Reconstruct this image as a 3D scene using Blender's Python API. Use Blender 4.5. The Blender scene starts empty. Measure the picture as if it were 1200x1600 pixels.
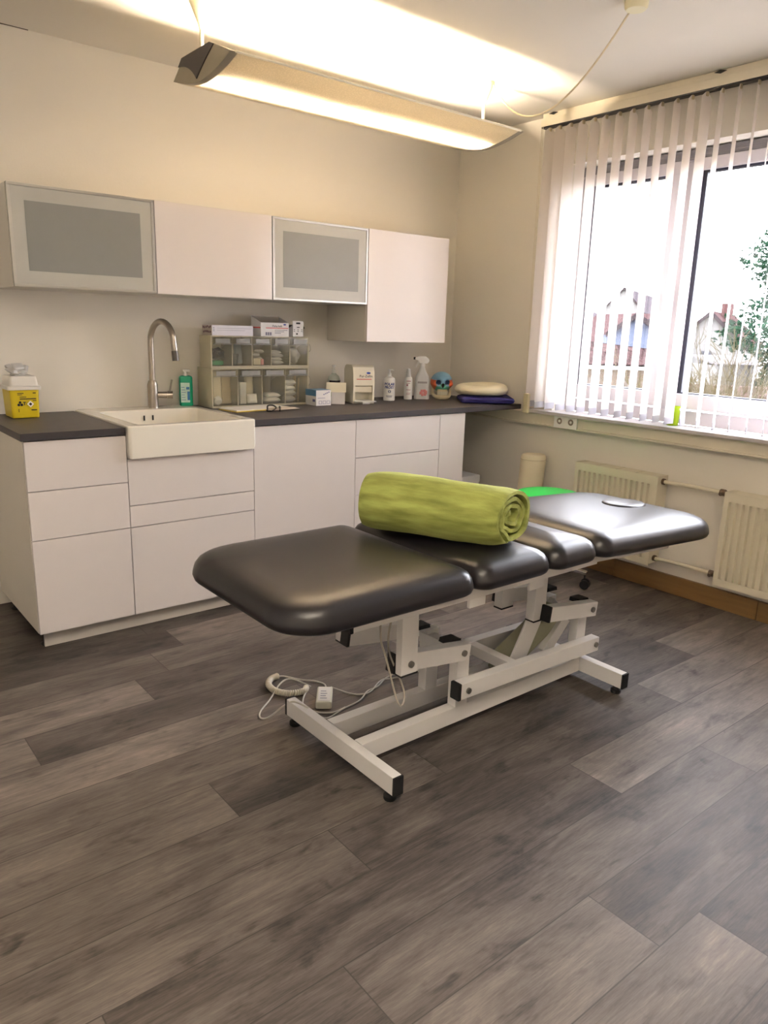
import bpy, bmesh, math, random
from math import sin, cos, pi, radians as R
from mathutils import Vector, Matrix, noise, Euler
C = bpy.context.scene
COL = C.collection
rnd = random.Random(7)

# ------------------------------------------------------------------ materials
def lin(c):
    return tuple((x/12.92 if x <= .04045 else ((x+.055)/1.055)**2.4) for x in (v/255 for v in c))
MATS = {}
def mat(name, rgb, rough=.5, metal=0, spec=.5, var=.05, scale=18, bump=0, bscale=60, coat=0, emit=None, estr=0, stretch=(1,1,1), transl=0, sss=0):
    if name in MATS: return MATS[name]
    m = bpy.data.materials.new(name); m.use_nodes = True
    nt = m.node_tree; N = nt.nodes; L = nt.links
    b = N['Principled BSDF']
    col = lin(rgb)
    tc = N.new('ShaderNodeTexCoord'); mp = N.new('ShaderNodeMapping'); mp.inputs['Scale'].default_value = stretch
    L.new(tc.outputs['Object'], mp.inputs['Vector'])
    nz = N.new('ShaderNodeTexNoise'); nz.inputs['Scale'].default_value = scale; nz.inputs['Detail'].default_value = 4
    L.new(mp.outputs[0], nz.inputs['Vector'])
    mx = N.new('ShaderNodeMix'); mx.data_type = 'RGBA'
    mx.inputs['A'].default_value = tuple(min(1, v*(1-var)) for v in col)+(1,)
    mx.inputs['B'].default_value = tuple(min(1, v*(1+var)) for v in col)+(1,)
    L.new(nz.outputs['Fac'], mx.inputs['Factor']); L.new(mx.outputs['Result'], b.inputs['Base Color'])
    b.inputs['Roughness'].default_value = rough; b.inputs['Metallic'].default_value = metal
    b.inputs['Specular IOR Level'].default_value = spec; b.inputs['Coat Weight'].default_value = coat
    b.inputs['Coat Roughness'].default_value = .08
    if bump:
        n2 = N.new('ShaderNodeTexNoise'); n2.inputs['Scale'].default_value = bscale; n2.inputs['Detail'].default_value = 3
        L.new(mp.outputs[0], n2.inputs['Vector'])
        bp = N.new('ShaderNodeBump'); bp.inputs['Strength'].default_value = bump; bp.inputs['Distance'].default_value = .01
        L.new(n2.outputs['Fac'], bp.inputs['Height']); L.new(bp.outputs[0], b.inputs['Normal'])
    if emit:
        b.inputs['Emission Color'].default_value = lin(emit)+(1,); b.inputs['Emission Strength'].default_value = estr
    if transl:
        t = N.new('ShaderNodeBsdfTranslucent'); L.new(mx.outputs['Result'], t.inputs['Color'])
        ms = N.new('ShaderNodeMixShader'); ms.inputs[0].default_value = transl
        L.new(b.outputs[0], ms.inputs[1]); L.new(t.outputs[0], ms.inputs[2])
        L.new(ms.outputs[0], N['Material Output'].inputs['Surface'])
    MATS[name] = m
    return m
def clear_mat(name, tint=(255,255,255), gloss=.08, haze=0., rough=.05):
    """thin clear plastic or glass: transparent, a little glossy, optional milky haze"""
    if name in MATS: return MATS[name]
    m = bpy.data.materials.new(name); m.use_nodes = True
    nt = m.node_tree; N = nt.nodes; L = nt.links
    N.remove(N['Principled BSDF'])
    tr = N.new('ShaderNodeBsdfTransparent'); tr.inputs[0].default_value = lin(tint)+(1,)
    gl = N.new('ShaderNodeBsdfGlossy'); gl.inputs['Roughness'].default_value = rough
    fr = N.new('ShaderNodeFresnel'); fr.inputs['IOR'].default_value = 1.45
    ad = N.new('ShaderNodeMath'); ad.operation = 'MULTIPLY'; ad.inputs[1].default_value = gloss/.04
    L.new(fr.outputs[0], ad.inputs[0]); ad.use_clamp = True
    mi_ = N.new('ShaderNodeMath'); mi_.operation = 'MINIMUM'; mi_.inputs[1].default_value = .3; L.new(ad.outputs[0], mi_.inputs[0])
    mx = N.new('ShaderNodeMixShader'); L.new(mi_.outputs[0], mx.inputs[0]); L.new(tr.outputs[0], mx.inputs[1]); L.new(gl.outputs[0], mx.inputs[2])
    last = mx
    if haze:
        df = N.new('ShaderNodeBsdfDiffuse'); df.inputs[0].default_value = lin(tint)+(1,)
        tl = N.new('ShaderNodeBsdfTranslucent'); tl.inputs[0].default_value = lin(tint)+(1,)
        dd = N.new('ShaderNodeMixShader'); dd.inputs[0].default_value = .4; L.new(df.outputs[0], dd.inputs[1]); L.new(tl.outputs[0], dd.inputs[2])
        nz = N.new('ShaderNodeTexNoise'); nz.inputs['Scale'].default_value = 12
        tc = N.new('ShaderNodeTexCoord'); L.new(tc.outputs['Object'], nz.inputs['Vector'])
        mr = N.new('ShaderNodeMapRange'); mr.inputs['To Min'].default_value = haze*.8; mr.inputs['To Max'].default_value = haze*1.2
        L.new(nz.outputs['Fac'], mr.inputs['Value'])
        m2 = N.new('ShaderNodeMixShader'); L.new(mr.outputs[0], m2.inputs[0]); L.new(mx.outputs[0], m2.inputs[1]); L.new(dd.outputs[0], m2.inputs[2]); last = m2
    L.new(last.outputs[0], N['Material Output'].inputs['Surface'])
    MATS[name] = m
    return m

# ------------------------------------------------------------------ mesh helpers
def NB(): return bmesh.new()
def merge(bm, t, M=None, mi=0):
    if M is not None: bmesh.ops.transform(t, matrix=M, verts=t.verts)
    vm = {v: bm.verts.new(v.co) for v in t.verts}
    for f in t.faces:
        try: nf = bm.faces.new([vm[v] for v in f.verts])
        except ValueError: continue
        nf.smooth = f.smooth; nf.material_index = mi if mi else f.material_index
    t.free()
def box(bm, x0, x1, y0, y1, z0, z1, b=0, seg=2, M=None, mi=0):
    t = NB(); bmesh.ops.create_cube(t, size=1)
    for v in t.verts:
        v.co = Vector(((x0+x1)/2+v.co.x*(x1-x0), (y0+y1)/2+v.co.y*(y1-y0), (z0+z1)/2+v.co.z*(z1-z0)))
    if b:
        b = min(b, .45*min(abs(x1-x0), abs(y1-y0), abs(z1-z0)))
        bmesh.ops.bevel(t, geom=list(t.edges), offset=b, segments=seg, profile=.5, affect='EDGES')
    merge(bm, t, M, mi)
def beam(bm, p, q, w, h, b=.003, mi=0, up=(0,0,1)):
    """rectangular bar from p to q; w across (horizontal), h along up"""
    p, q = Vector(p), Vector(q); d = (q-p); l = d.length; d.normalize()
    u = Vector(up); s = d.cross(u).normalized(); u = s.cross(d)
    M = Matrix((( d.x, s.x, u.x, p.x), (d.y, s.y, u.y, p.y), (d.z, s.z, u.z, p.z), (0,0,0,1)))
    box(bm, 0, l, -w/2, w/2, -h/2, h/2, b, 2, M, mi)
def lathe(bm, prof, c=(0,0,0), n=24, M=None, mi=0, sx=1, sy=1, cap=True):
    t = NB(); rings = []
    for r, z in prof:
        rings.append([t.verts.new((c[0]+sx*r*cos(2*pi*i/n), c[1]+sy*r*sin(2*pi*i/n), c[2]+z)) for i in range(n)])
    for a, b in zip(rings, rings[1:]):
        for i in range(n): t.faces.new((a[i], a[(i+1) % n], b[(i+1) % n], b[i]))
    if cap:
        t.faces.new(rings[0][::-1]); t.faces.new(rings[-1])
    merge(bm, t, M, mi)
def cyl(bm, p, q, r, n=16, mi=0, r2=None):
    p, q = Vector(p), Vector(q); d = q-p
    M = Matrix.Translation(p) @ d.to_track_quat('Z', 'Y').to_matrix().to_4x4()
    lathe(bm, [(r, 0), (r if r2 is None else r2, d.length)], n=n, M=M, mi=mi)
def smooth_path(pts, k=6):
    P = [Vector(p) for p in pts]; out = []
    for i in range(len(P)-1):
        a = P[max(i-1, 0)]; b = P[i]; c = P[i+1]; d = P[min(i+2, len(P)-1)]
        for j in range(k):
            t = j/k
            out.append(.5*((2*b)+(c-a)*t+(2*a-5*b+4*c-d)*t*t+(3*b-a-3*c+d)*t**3))
    out.append(P[-1]); return out
def tube(bm, pts, r, n=8, mi=0, cap=True):
    P = [Vector(p) for p in pts]; t = NB(); rings = []
    up = Vector((0,0,1)); prev = None
    for i, p in enumerate(P):
        d = (P[min(i+1, len(P)-1)]-P[max(i-1, 0)]).normalized()
        if prev is None:
            s = d.cross(up)
            if s.length < .05: s = d.cross(Vector((1,0,0)))
        else: s = prev-d*prev.dot(d)
        s.normalize(); prev = s; u = s.cross(d)
        rr = r[i] if isinstance(r, (list, tuple)) else r
        rings.append([t.verts.new(p+s*rr*cos(2*pi*k/n)+u*rr*sin(2*pi*k/n)) for k in range(n)])
    for a, b in zip(rings, rings[1:]):
        for k in range(n): t.faces.new((a[k], a[(k+1) % n], b[(k+1) % n], b[k]))
    if cap: t.faces.new(rings[0][::-1]); t.faces.new(rings[-1])
    merge(bm, t, None, mi)
def prism(bm, poly, axis, a0, a1, mi=0, b=0):
    """extrude 2D polygon along axis: axis x -> poly (y,z); y -> (x,z); z -> (x,y)"""
    def P(u, v, a): return {'x': (a, u, v), 'y': (u, a, v), 'z': (u, v, a)}[axis]
    t = NB()
    A = [t.verts.new(P(u, v, a0)) for u, v in poly]; B = [t.verts.new(P(u, v, a1)) for u, v in poly]
    n = len(poly); t.faces.new(A[::-1]); t.faces.new(B)
    for i in range(n): t.faces.new((A[i], A[(i+1) % n], B[(i+1) % n], B[i]))
    bmesh.ops.recalc_face_normals(t, faces=t.faces)
    if b: bmesh.ops.bevel(t, geom=list(t.edges), offset=b, segments=2, profile=.5, affect='EDGES')
    merge(bm, t, None, mi)
def rrect(x0, x1, y0, y1, r, n=6):
    rs = r if isinstance(r, (list, tuple)) else [r]*4   # corner radii: (x0,y0) (x1,y0) (x1,y1) (x0,y1)
    out = []
    for (cx, cy, a, rr) in ((x0+rs[0], y0+rs[0], pi, rs[0]), (x1-rs[1], y0+rs[1], 1.5*pi, rs[1]), (x1-rs[2], y1-rs[2], 0, rs[2]), (x0+rs[3], y1-rs[3], .5*pi, rs[3])):
        for i in range(n+1): out.append((cx+rr*cos(a+pi/2*i/n), cy+rr*sin(a+pi/2*i/n)))
    return out
def pouch(bm, c, w, d, h, rz=0, tilt=0, mi=0, n=8, seed=0):
    """soft flat packet: bulging middle, thin crimped rim"""
    t = NB(); M = Matrix.Translation(c) @ Matrix.Rotation(rz, 4, 'Z') @ Matrix.Rotation(tilt, 4, 'X')
    for sgn in (1, -1):
        g = [[None]*(n+1) for _ in range(n+1)]
        for i in range(n+1):
            for j in range(n+1):
                u, v = i/n*2-1, j/n*2-1
                k = max(0, (1-u**4)*(1-v**4))**.5
                wob = .15*noise.noise(Vector((u*2+seed, v*2, sgn*3.1)))
                g[i][j] = t.verts.new((u*w/2, v*d/2, sgn*h/2*k*(1+wob)+.0004*sgn))
        for i in range(n):
            for j in range(n):
                f = (g[i][j], g[i+1][j], g[i+1][j+1], g[i][j+1]); t.faces.new(f if sgn > 0 else f[::-1])
    bmesh.ops.remove_doubles(t, verts=t.verts, dist=.0012)
    merge(bm, t, M, mi)
def blob(bm, c, s, seed=0, amp=.25, freq=2., sub=3, mi=0):
    t = NB(); bmesh.ops.create_icosphere(t, subdivisions=sub, radius=1)
    for v in t.verts:
        k = 1+amp*noise.fractal(v.co*freq+Vector((seed*7.3, seed, 0)), .9, 2, 3)
        v.co = Vector((c[0]+v.co.x*s[0]*k, c[1]+v.co.y*s[1]*k, c[2]+v.co.z*s[2]*k))
    merge(bm, t, None, mi)

# ------------------------------------------------------------------ object helpers
ORG = {}
def link(o): COL.objects.link(o); return o
def tag(o, label=None, cat=None, group=None, kind=None):
    if label: o['label'] = label
    if cat: o['category'] = cat
    if group: o['group'] = group
    if kind: o['kind'] = kind
    return o
def thing(name, loc, label, cat, rz=0, group=None, kind=None):
    o = link(bpy.data.objects.new(name, None)); o.location = loc; o.rotation_euler = (0, 0, rz)
    o.empty_display_size = .05
    ORG[o.name] = Vector(loc); return tag(o, label, cat, group, kind)
def obj(name, bm, m, parent=None, local=False, smooth=True, ang=38):
    """link the bmesh as one object; world coordinates unless local (relative to the thing)"""
    ms = m if isinstance(m, (list, tuple)) else [m]
    if parent is not None:
        o0 = ORG[parent.name]
        if not local: bmesh.ops.translate(bm, verts=bm.verts, vec=-o0)
    else:
        xs = [v.co.x for v in bm.verts]; ys = [v.co.y for v in bm.verts]; zs = [v.co.z for v in bm.verts]
        o0 = Vector(((min(xs)+max(xs))/2, (min(ys)+max(ys))/2, min(zs)))
        bmesh.ops.translate(bm, verts=bm.verts, vec=-o0)
    bmesh.ops.recalc_face_normals(bm, faces=bm.faces)
    for f in bm.faces: f.smooth = smooth
    if smooth:
        for e in bm.edges:
            if len(e.link_faces) == 2 and e.calc_face_angle(0) > R(ang): e.smooth = False
    me = bpy.data.meshes.new(name); bm.to_mesh(me); bm.free()
    for x in ms: me.materials.append(x)
    o = link(bpy.data.objects.new(name, me))
    if smooth:
        wn = o.modifiers.new('weighted normals', 'WEIGHTED_NORMAL'); wn.keep_sharp = True; wn.weight = 80
    if parent is not None: o.parent = parent; ORG[o.name] = o0.copy()
    else: o.location = o0; ORG[o.name] = o0
    return o
def one(name, bm, m, label, cat, group=None, kind=None, **k):
    return tag(obj(name, bm, m, None, **k), label, cat, group, kind)
def struct(name, bm, m, **k):
    o = obj(name, bm, m, None, **k); o['kind'] = 'structure'; return o
def children(o): return [c for c in COL.objects if c.parent == o]
def dup(o, loc, rz=None, label=None, group=None):
    def cp(a, par):
        c = a.copy(); link(c)
        if par is not None: c.parent = par
        for ch in children(a): cp(ch, c)
        return c
    c = cp(o, None); c.location = loc
    if rz is not None: c.rotation_euler = (0, 0, rz)
    if label: c['label'] = label
    if group: c['group'] = group
    ORG[c.name] = Vector(loc); return c
def text(body, size, m, parent, loc, rot, name='lettering', align='CENTER', depth=.0003, squash=1, bold=0):
    cu = bpy.data.curves.new('t', 'FONT'); cu.body = body; cu.size = size; cu.align_x = align; cu.align_y = 'CENTER'
    cu.extrude = depth; cu.offset = bold; cu.resolution_u = 2
    t = bpy.data.objects.new('t', cu); COL.objects.link(t)
    bpy.context.view_layer.update()
    me = bpy.data.meshes.new_from_object(t.evaluated_get(bpy.context.evaluated_depsgraph_get()))
    COL.objects.unlink(t); bpy.data.objects.remove(t)
    me.transform(Matrix.Translation(loc) @ Euler(rot).to_matrix().to_4x4() @ Matrix.Diagonal((squash, 1, 1, 1)))
    me.materials.clear(); me.materials.append(m)
    o = link(bpy.data.objects.new(name, me)); o.parent = parent; ORG[o.name] = ORG[parent.name]
    return o

# ------------------------------------------------------------------ common materials
M_wall = mat('wall paint', (233,227,216), .92, var=.015, scale=3, bump=.04, bscale=140)
M_ceil = mat('ceiling paint', (236,231,222), .95, var=.012, scale=2, bump=.03, bscale=120)
M_lac = mat('white lacquer', (223,216,214), .28, var=.01, coat=.2)
M_gloss = mat('high gloss white', (234,226,223), .12, var=.008, coat=.6)
M_carc = mat('white melamine', (216,210,200), .5, var=.015)
M_gap = mat('dark gap', (28,26,25), .9)
M_plinth = mat('plinth grey white', (205,200,194), .55)
M_top = mat('anthracite laminate', (66,61,62), .5, var=.22, scale=30, bump=.03, bscale=90)
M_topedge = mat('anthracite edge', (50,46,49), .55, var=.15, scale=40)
M_alu = mat('brushed aluminium', (190,188,182), .35, metal=.9, var=.03, stretch=(1,1,30))
M_frost = mat('frosted glass rim', (182,181,175), .3, var=.02)
M_frostgrey = mat('frosted glass grey', (134,135,133), .32, var=.03)
M_cer = mat('white ceramic', (240,235,224), .12, var=.01, coat=.5)
M_steel = mat('brushed steel', (168,160,150), .3, metal=1, var=.08, scale=60, stretch=(1,1,.1))
M_chrome = mat('chrome', (200,200,200), .12, metal=1)
M_black = mat('black plastic', (22,21,22), .45)
M_leather = mat('black vinyl', (24,22,26), .34, var=.1, scale=40, bump=.02, bscale=260, spec=.48)
M_bed = mat('white powder coat', (224,222,221), .35, var=.015)
M_rub = mat('black rubber', (17,17,17), .7)
M_bolt = mat('zinc bolt', (140,138,132), .35, metal=.9)
M_cream = mat('cream plastic', (228,222,202), .4, var=.02)
M_cable = mat('grey cable', (200,196,186), .5)
M_paper = mat('white paper', (238,234,228), .8, var=.02)
M_white = mat('white plastic', (240,238,234), .35, var=.01)
M_kraft = mat('sterile wrap paper', (232,222,196), .85, var=.06, scale=30)
M_clearbin = clear_mat('clear styrene', (249,249,244), .05, .06)
M_glass = clear_mat('window glass', (250,252,252), .03, 0, .0)
M_ink = mat('black ink', (30,30,34), .6)
M_red = mat('red print', (205,52,50), .5)
M_blue = mat('blue print', (34,62,150), .5)
M_rad = mat('radiator enamel', (226,218,196), .35, var=.015)

# ------------------------------------------------------------------ room
XW, CEIL = 2.83, 2.54
RX0, RY0 = -2.1, -5.0
# floor: planks in one mesh, grain in the shader
def plank_material():
    m = bpy.data.materials.new('grey oak planks'); m.use_nodes = True
    nt = m.node_tree; N = nt.nodes; L = nt.links; b = N['Principled BSDF']
    def nd(t, **k):
        n = N.new(t)
        for a, v in k.items(): setattr(n, a, v)
        return n
    def math_(op, a, bb=None, clamp=False):
        n = nd('ShaderNodeMath', operation=op, use_clamp=clamp)
        for i, v in enumerate((a, bb)):
            if v is None: continue
            if isinstance(v, (int, float)): n.inputs[i].default_value = v
            else: L.new(v, n.inputs[i])
        return n.outputs[0]
    at = nd('ShaderNodeAttribute', attribute_name='plank'); sep = nd('ShaderNodeSeparateColor'); L.new(at.outputs['Color'], sep.inputs[0])
    tc = nd('ShaderNodeTexCoord')
    off = nd('ShaderNodeCombineXYZ'); L.new(math_('MULTIPLY', sep.outputs[1], 57.), off.inputs[0]); L.new(math_('MULTIPLY', sep.outputs[2], 31.), off.inputs[1])
    ad = nd('ShaderNodeVectorMath', operation='ADD'); L.new(tc.outputs['Object'], ad.inputs[0]); L.new(off.outputs[0], ad.inputs[1])
    def nz(scale, detail, st, dist=0, rough=.55):
        mp = nd('ShaderNodeMapping'); mp.inputs['Scale'].default_value = st; L.new(ad.outputs[0], mp.inputs['Vector'])
        n = nd('ShaderNodeTexNoise'); n.inputs['Scale'].default_value = scale; n.inputs['Detail'].default_value = detail
        n.inputs['Distortion'].default_value = dist; n.inputs['Roughness'].default_value = rough
        L.new(mp.outputs[0], n.inputs['Vector']); return n.outputs['Fac']
    cloud = nz(2.4, 5, (1.2, 4.2, 1), .5, .6)
    grain = nz(5, 9, (1.0, 17, 1), .45, .72)
    fine = nz(14, 5, (1.6, 20, 1), .2, .7)
    knot = nz(4.2, 3, (1.5, 3.4, 1), .5)
    kn = nd('ShaderNodeMapRange'); kn.inputs['From Min'].default_value = .66; kn.inputs['From Max'].default_value = .76; L.new(knot, kn.inputs['Value'])
    t = math_('ADD', math_('MULTIPLY', sep.outputs[0], .60), math_('MULTIPLY', cloud, 1.0))
    t = math_('ADD', t, math_('MULTIPLY', grain, .72))
    t = math_('ADD', t, math_('MULTIPLY', fine, .48))
    t = math_('SUBTRACT', t, math_('MULTIPLY', kn.outputs[0], .30))
    smud = nz(5.5, 4, (1.2, 2.6, 1), .3, .6)
    sg = nd('ShaderNodeMapRange'); sg.inputs['From Min'].default_value = .56; sg.inputs['From Max'].default_value = .72; L.new(smud, sg.inputs['Value'])
    t = math_('SUBTRACT', t, math_('MULTIPLY', sg.outputs[0], .22))
    t = math_('SUBTRACT', t, .97)
    cr = nd('ShaderNodeValToRGB'); e = cr.color_ramp.elements
    e[0].position = .05; e[0].color = lin((44,41,39))+(1,)
    e[1].position = .85; e[1].color = lin((136,125,117))+(1,)
    for pos, c in ((.28, (73,66,62)), (.5, (95,88,83)), (.68, (113,104,98))):
        x = e.new(pos); x.color = lin(c)+(1,)
    L.new(t, cr.inputs[0])
    uv = nd('ShaderNodeUVMap', uv_map='plank_uv'); su = nd('ShaderNodeSeparateXYZ'); L.new(uv.outputs[0], su.inputs[0])
    du = math_('MINIMUM', su.outputs[0], math_('SUBTRACT', PL, su.outputs[0]))
    dv = math_('MINIMUM', su.outputs[1], math_('SUBTRACT', PWID, su.outputs[1]))
    dm = math_('MINIMUM', du, dv)
    sm = nd('ShaderNodeMapRange'); sm.inputs['From Min'].default_value = .0006; sm.inputs['From Max'].default_value = .0022; L.new(dm, sm.inputs['Value'])
    mx = nd('ShaderNodeMix', data_type='RGBA'); L.new(sm.outputs[0], mx.inputs['Factor'])
    mx.inputs['A'].default_value = lin((58,53,50))+(1,); L.new(cr.outputs[0], mx.inputs['B'])
    L.new(mx.outputs['Result'], b.inputs['Base Color'])
    rg = nd('ShaderNodeMapRange'); rg.inputs['To Min'].default_value = .46; rg.inputs['To Max'].default_value = .62; L.new(grain, rg.inputs['Value'])
    L.new(rg.outputs[0], b.inputs['Roughness']); b.inputs['Specular IOR Level'].default_value = .32
    bp = nd('ShaderNodeBump'); bp.inputs['Strength'].default_value = .12; bp.inputs['Distance'].default_value = .004
    L.new(math_('ADD', grain, math_('MULTIPLY', sm.outputs[0], .6)), bp.inputs['Height']); L.new(bp.outputs[0], b.inputs['Normal'])
    return m
PL, PWID = 1.49, .1955
bm = NB(); cl = bm.loops.layers.float_color.new('plank'); uvl = bm.loops.layers.uv.new('plank_uv')
known = {0: .42, 2: .133, 3: -.312, 4: .62, 5: 2.43, 6: .06, 7: .674, 8: .225, 9: 1.033, 10: -.005, 11: .60}   # joint x by row counted from the back
tones = {(0, .42): .75, (0, -1.07): .2, (2, .133): .3, (2, -1.357): .75, (3, -.312): .3, (3, -1.802): .7, (6, .06): .15, (6, -1.43): .55, (7, .674): .25, (7, -.816): .5,
         (8, .225): .3, (8, -1.265): .55, (8, 1.715): .7, (9, -.457): .3, (9, 1.033): .75, (10, -.005): .42, (10, 1.485): .6, (11, .6): .3, (11, -.89): .58, (10,-1.495): .35, (5,.94): .4, (7,2.164): .7}
for row in range(-5, 22):
    y1 = -.75-row*PWID; y0 = y1-PWID
    if y1 < RY0-.2: break
    rr = random.Random(row*13+5); j = known.get(row, rr.random()*PL)
    k0 = math.floor((RX0-.2-j)/PL)
    for k in range(k0, k0+6):
        xa = j+k*PL; xb = xa+PL
        tone = tones.get((row, round(xa, 3)), .2+.6*rr.random())
        c = (tone, rr.random(), rr.random(), 1)
        a0, a1 = max(xa, RX0), min(xb, XW); b0, b1 = max(y0, RY0), min(y1, 0)
        if a1-a0 < .001 or b1-b0 < .001: continue
        vs = [bm.verts.new(p) for p in ((a0,b0,0), (a1,b0,0), (a1,b1,0), (a0,b1,0))]
        f = bm.faces.new(vs)
        for lp, (x, y) in zip(f.loops, ((a0,b0), (a1,b0), (a1,b1), (a0,b1))):
            lp[cl] = c; lp[uvl].uv = (x-xa, y-y0)
bm_floor = bm
floor_o = struct('floor', bm, plank_material(), smooth=False)

bm = NB(); box(bm, RX0-.1, XW+.35, 0, .15, -.1, CEIL+.1); struct('wall_back', bm, M_wall)
bm = NB(); box(bm, RX0-.15, RX0, RY0, 0, -.1, CEIL+.1); struct('wall_left', bm, M_wall)
bm = NB(); box(bm, RX0-.1, XW+.35, RY0-.15, RY0, -.1, CEIL+.1); struct('wall_front', bm, M_wall)
bm = NB(); box(bm, RX0-.1, XW+.35, RY0-.1, .1, CEIL, CEIL+.12); struct('ceiling', bm, M_ceil)
WY0, WY1, WZ0, WZ1 = -3.25, -.90, .88, 2.265      # window opening
bm = NB()
box(bm, XW, XW+.32, WY1, 0, -.1, CEIL+.1); box(bm, XW, XW+.32, RY0, WY0, -.1, CEIL+.1)
box(bm, XW, XW+.32, WY0, WY1, -.1, WZ0); box(bm, XW, XW+.32, WY0, WY1, WZ1, CEIL+.1)
struct('wall_right', bm, M_wall)
M_wood = mat('oak baseboard', (128,98,60), .45, var=.25, scale=6, stretch=(6,.6,8), bump=.03)
bm = NB()
for a, b in ((-1.45, -.02), (-2.27, -1.452), (-4.95, -2.272)): box(bm, XW-.022, XW-.001, a, b, 0, .10, .003)
struct('baseboard_right', bm, M_wood)
# window sill and cable duct
bm = NB(); box(bm, 2.752, 2.93, -4.4, -.745, .872, .892, .004); struct('trim_1', bm, mat('white sill', (196,192,192), .3))
bm = NB(); box(bm, 2.785, XW-.001, -4.6, -.002, .812, .871, .002); box(bm, 2.778, XW-.001, -4.6, -.002, .800, .812, .003); box(bm, 2.779, 2.786, -4.6, -.002, .863, .871, .002)
struct('trim_2', bm, mat('cable duct', (226,217,198), .45))
bm = NB(); tube(bm, [(.10, -.003, 2.5385), (.16, -.004, 2.5395), (.235, -.004, 2.5392)], .0022, 6); struct('trim_3', bm, mat('crack shade', (90,78,68), .9))
# ---- window
win = thing('window_1', (2.97, -2.07, WZ0), 'white framed window with two panes behind the vertical blind', 'window', kind='structure')
M_pvc = mat('white pvc', (196,190,194), .3, var=.01)
M_gask = mat('dark gasket', (32,34,52), .5)
bm = NB()
fx0, fx1 = 2.945, 3.03
box(bm, fx0, fx1, WY0, WY1, .893, .965, .004); box(bm, fx0, fx1, WY0, WY1, 2.205, 2.262, .004)
for a, b in ((-.965, WY1), (-1.60, -1.52), (-2.86, -2.78), (WY0, WY0+.06)): box(bm, fx0+.001, fx1-.001, a, b, .966, 2.204, .002)
obj('window_frame', bm, M_pvc, win)
bm = NB(); box(bm, 2.93, fx1, WY0+.01, WY1-.01, 2.212, 2.258, .003)
for i in range(4): box(bm, 2.928, 2.931, WY0+.01, WY1-.01, 2.216+i*.011, 2.219+i*.011)
obj('shutter_box', bm, mat('grey shutter box', (130,126,130), .6), win)
for a, b in ((-1.535, -.94), (-2.80, -1.585)):
    s = .078; z0, z1 = .975, 2.212; x0, x1 = 2.925, 2.985
    bm = NB()
    box(bm, x0, x1, a, b, z0, z0+s, .006); box(bm, x0, x1, a, b, z1-.058, z1, .006)
    box(bm, x0+.0005, x1-.0005, a+.0005, a+s, z0+s-.001, z1-.057, .002); box(bm, x0+.0005, x1-.0005, b-s+.03, b-.0005, z0+s-.001, z1-.057, .002)
    sash = obj('sash', bm, M_pvc, win)
    ga, gb, gz0, gz1 = a+s, b-s+.03, z0+s, z1-.058
    bm = NB(); t = .011
    box(bm, 2.94, 2.975, ga, ga+t, gz0, gz1); box(bm, 2.94, 2.975, gb-.024, gb, gz0, gz1)
    box(bm, 2.9405, 2.9745, ga+t, gb-t, gz0, gz0+.006); box(bm, 2.9405, 2.9745, ga+t, gb-t, gz1-t, gz1)
    obj('gasket', bm, M_gask, sash)
    bm = NB(); box(bm, 2.962, 2.966, ga+.004, gb-.008, gz0+.004, gz1-.004); obj('pane', bm, M_glass, sash)
bm = NB(); box(bm, 2.905, 2.925, -1.545, -1.515, 1.50, 1.58, .004); box(bm, 2.885, 2.90, -1.543, -1.520, 1.44, 1.56, .005); box(bm, 2.895, 2.91, -1.54, -1.52, 1.54, 1.56)
obj('window_handle', bm, M_white, win)

# ------------------------------------------------------------------ wall cabinets
UZ = 1.866; UF = -.39
def wall_cab(x, zb, label, glass):
    t = thing('wall_cabinet', (x+.3, -.195, zb), label, 'cabinet', group=None)
    bm = NB(); T = .016; x0, x1 = x+.001, x+.599
    box(bm, x0, x0+T, -.37, -.002, zb+.001, UZ-.002, .001); box(bm, x1-T, x1, -.37, -.002, zb+.001, UZ-.002, .001)
    box(bm, x0+T, x1-T, -.37, -.002, zb+.001, zb+T, .001); box(bm, x0+T, x1-T, -.37, -.002, UZ-.002-T, UZ-.002, .001)
    box(bm, x0+T, x1-T, -.012, -.002, zb+T, UZ-T)
    obj('carcass', bm, M_carc, t)
    d0, d1, z0, z1 = x+.002, x+.598, zb+.002, UZ-.001
    if glass:
        bm = NB(); w = .012
        box(bm, d0, d1, UF, -.371, z0, z0+w, .002); box(bm, d0, d1, UF, -.371, z1-w, z1, .002)
        box(bm, d0, d0+w, UF, -.371, z0+w, z1-w, .001); box(bm, d1-w, d1, UF, -.371, z0+w, z1-w, .001)
        fr = obj('door', bm, M_alu, t)
        bm = NB(); box(bm, d0+w-.001, d1-w+.001, UF+.003, -.374, z0+w-.001, z1-w+.001)
        pane = obj('door_glass', bm, M_frost, fr)
        bm = NB(); box(bm, d0+.062, d1-.062, UF+.0022, UF+.004, z0+.064, z1-.064)
        obj('satin_panel', bm, M_frostgrey, fr)
    else:
        bm = NB(); box(bm, d0, d1, UF, -.371, z0, z1, .0015); obj('door', bm, M_gloss, t)
    return t
wall_cab(0, UZ-.4, 'leftmost wall cabinet with grey frosted glass door above the yellow bin', True)
wall_cab(.6, UZ-.4, 'plain white wall cabinet between the two frosted glass cabinets', False)
wall_cab(1.2, UZ-.4, 'frosted glass wall cabinet beside the tall white cabinet', True)
wall_cab(1.8, UZ-.6, 'tall glossy white wall cabinet nearest the window corner', False)

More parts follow.
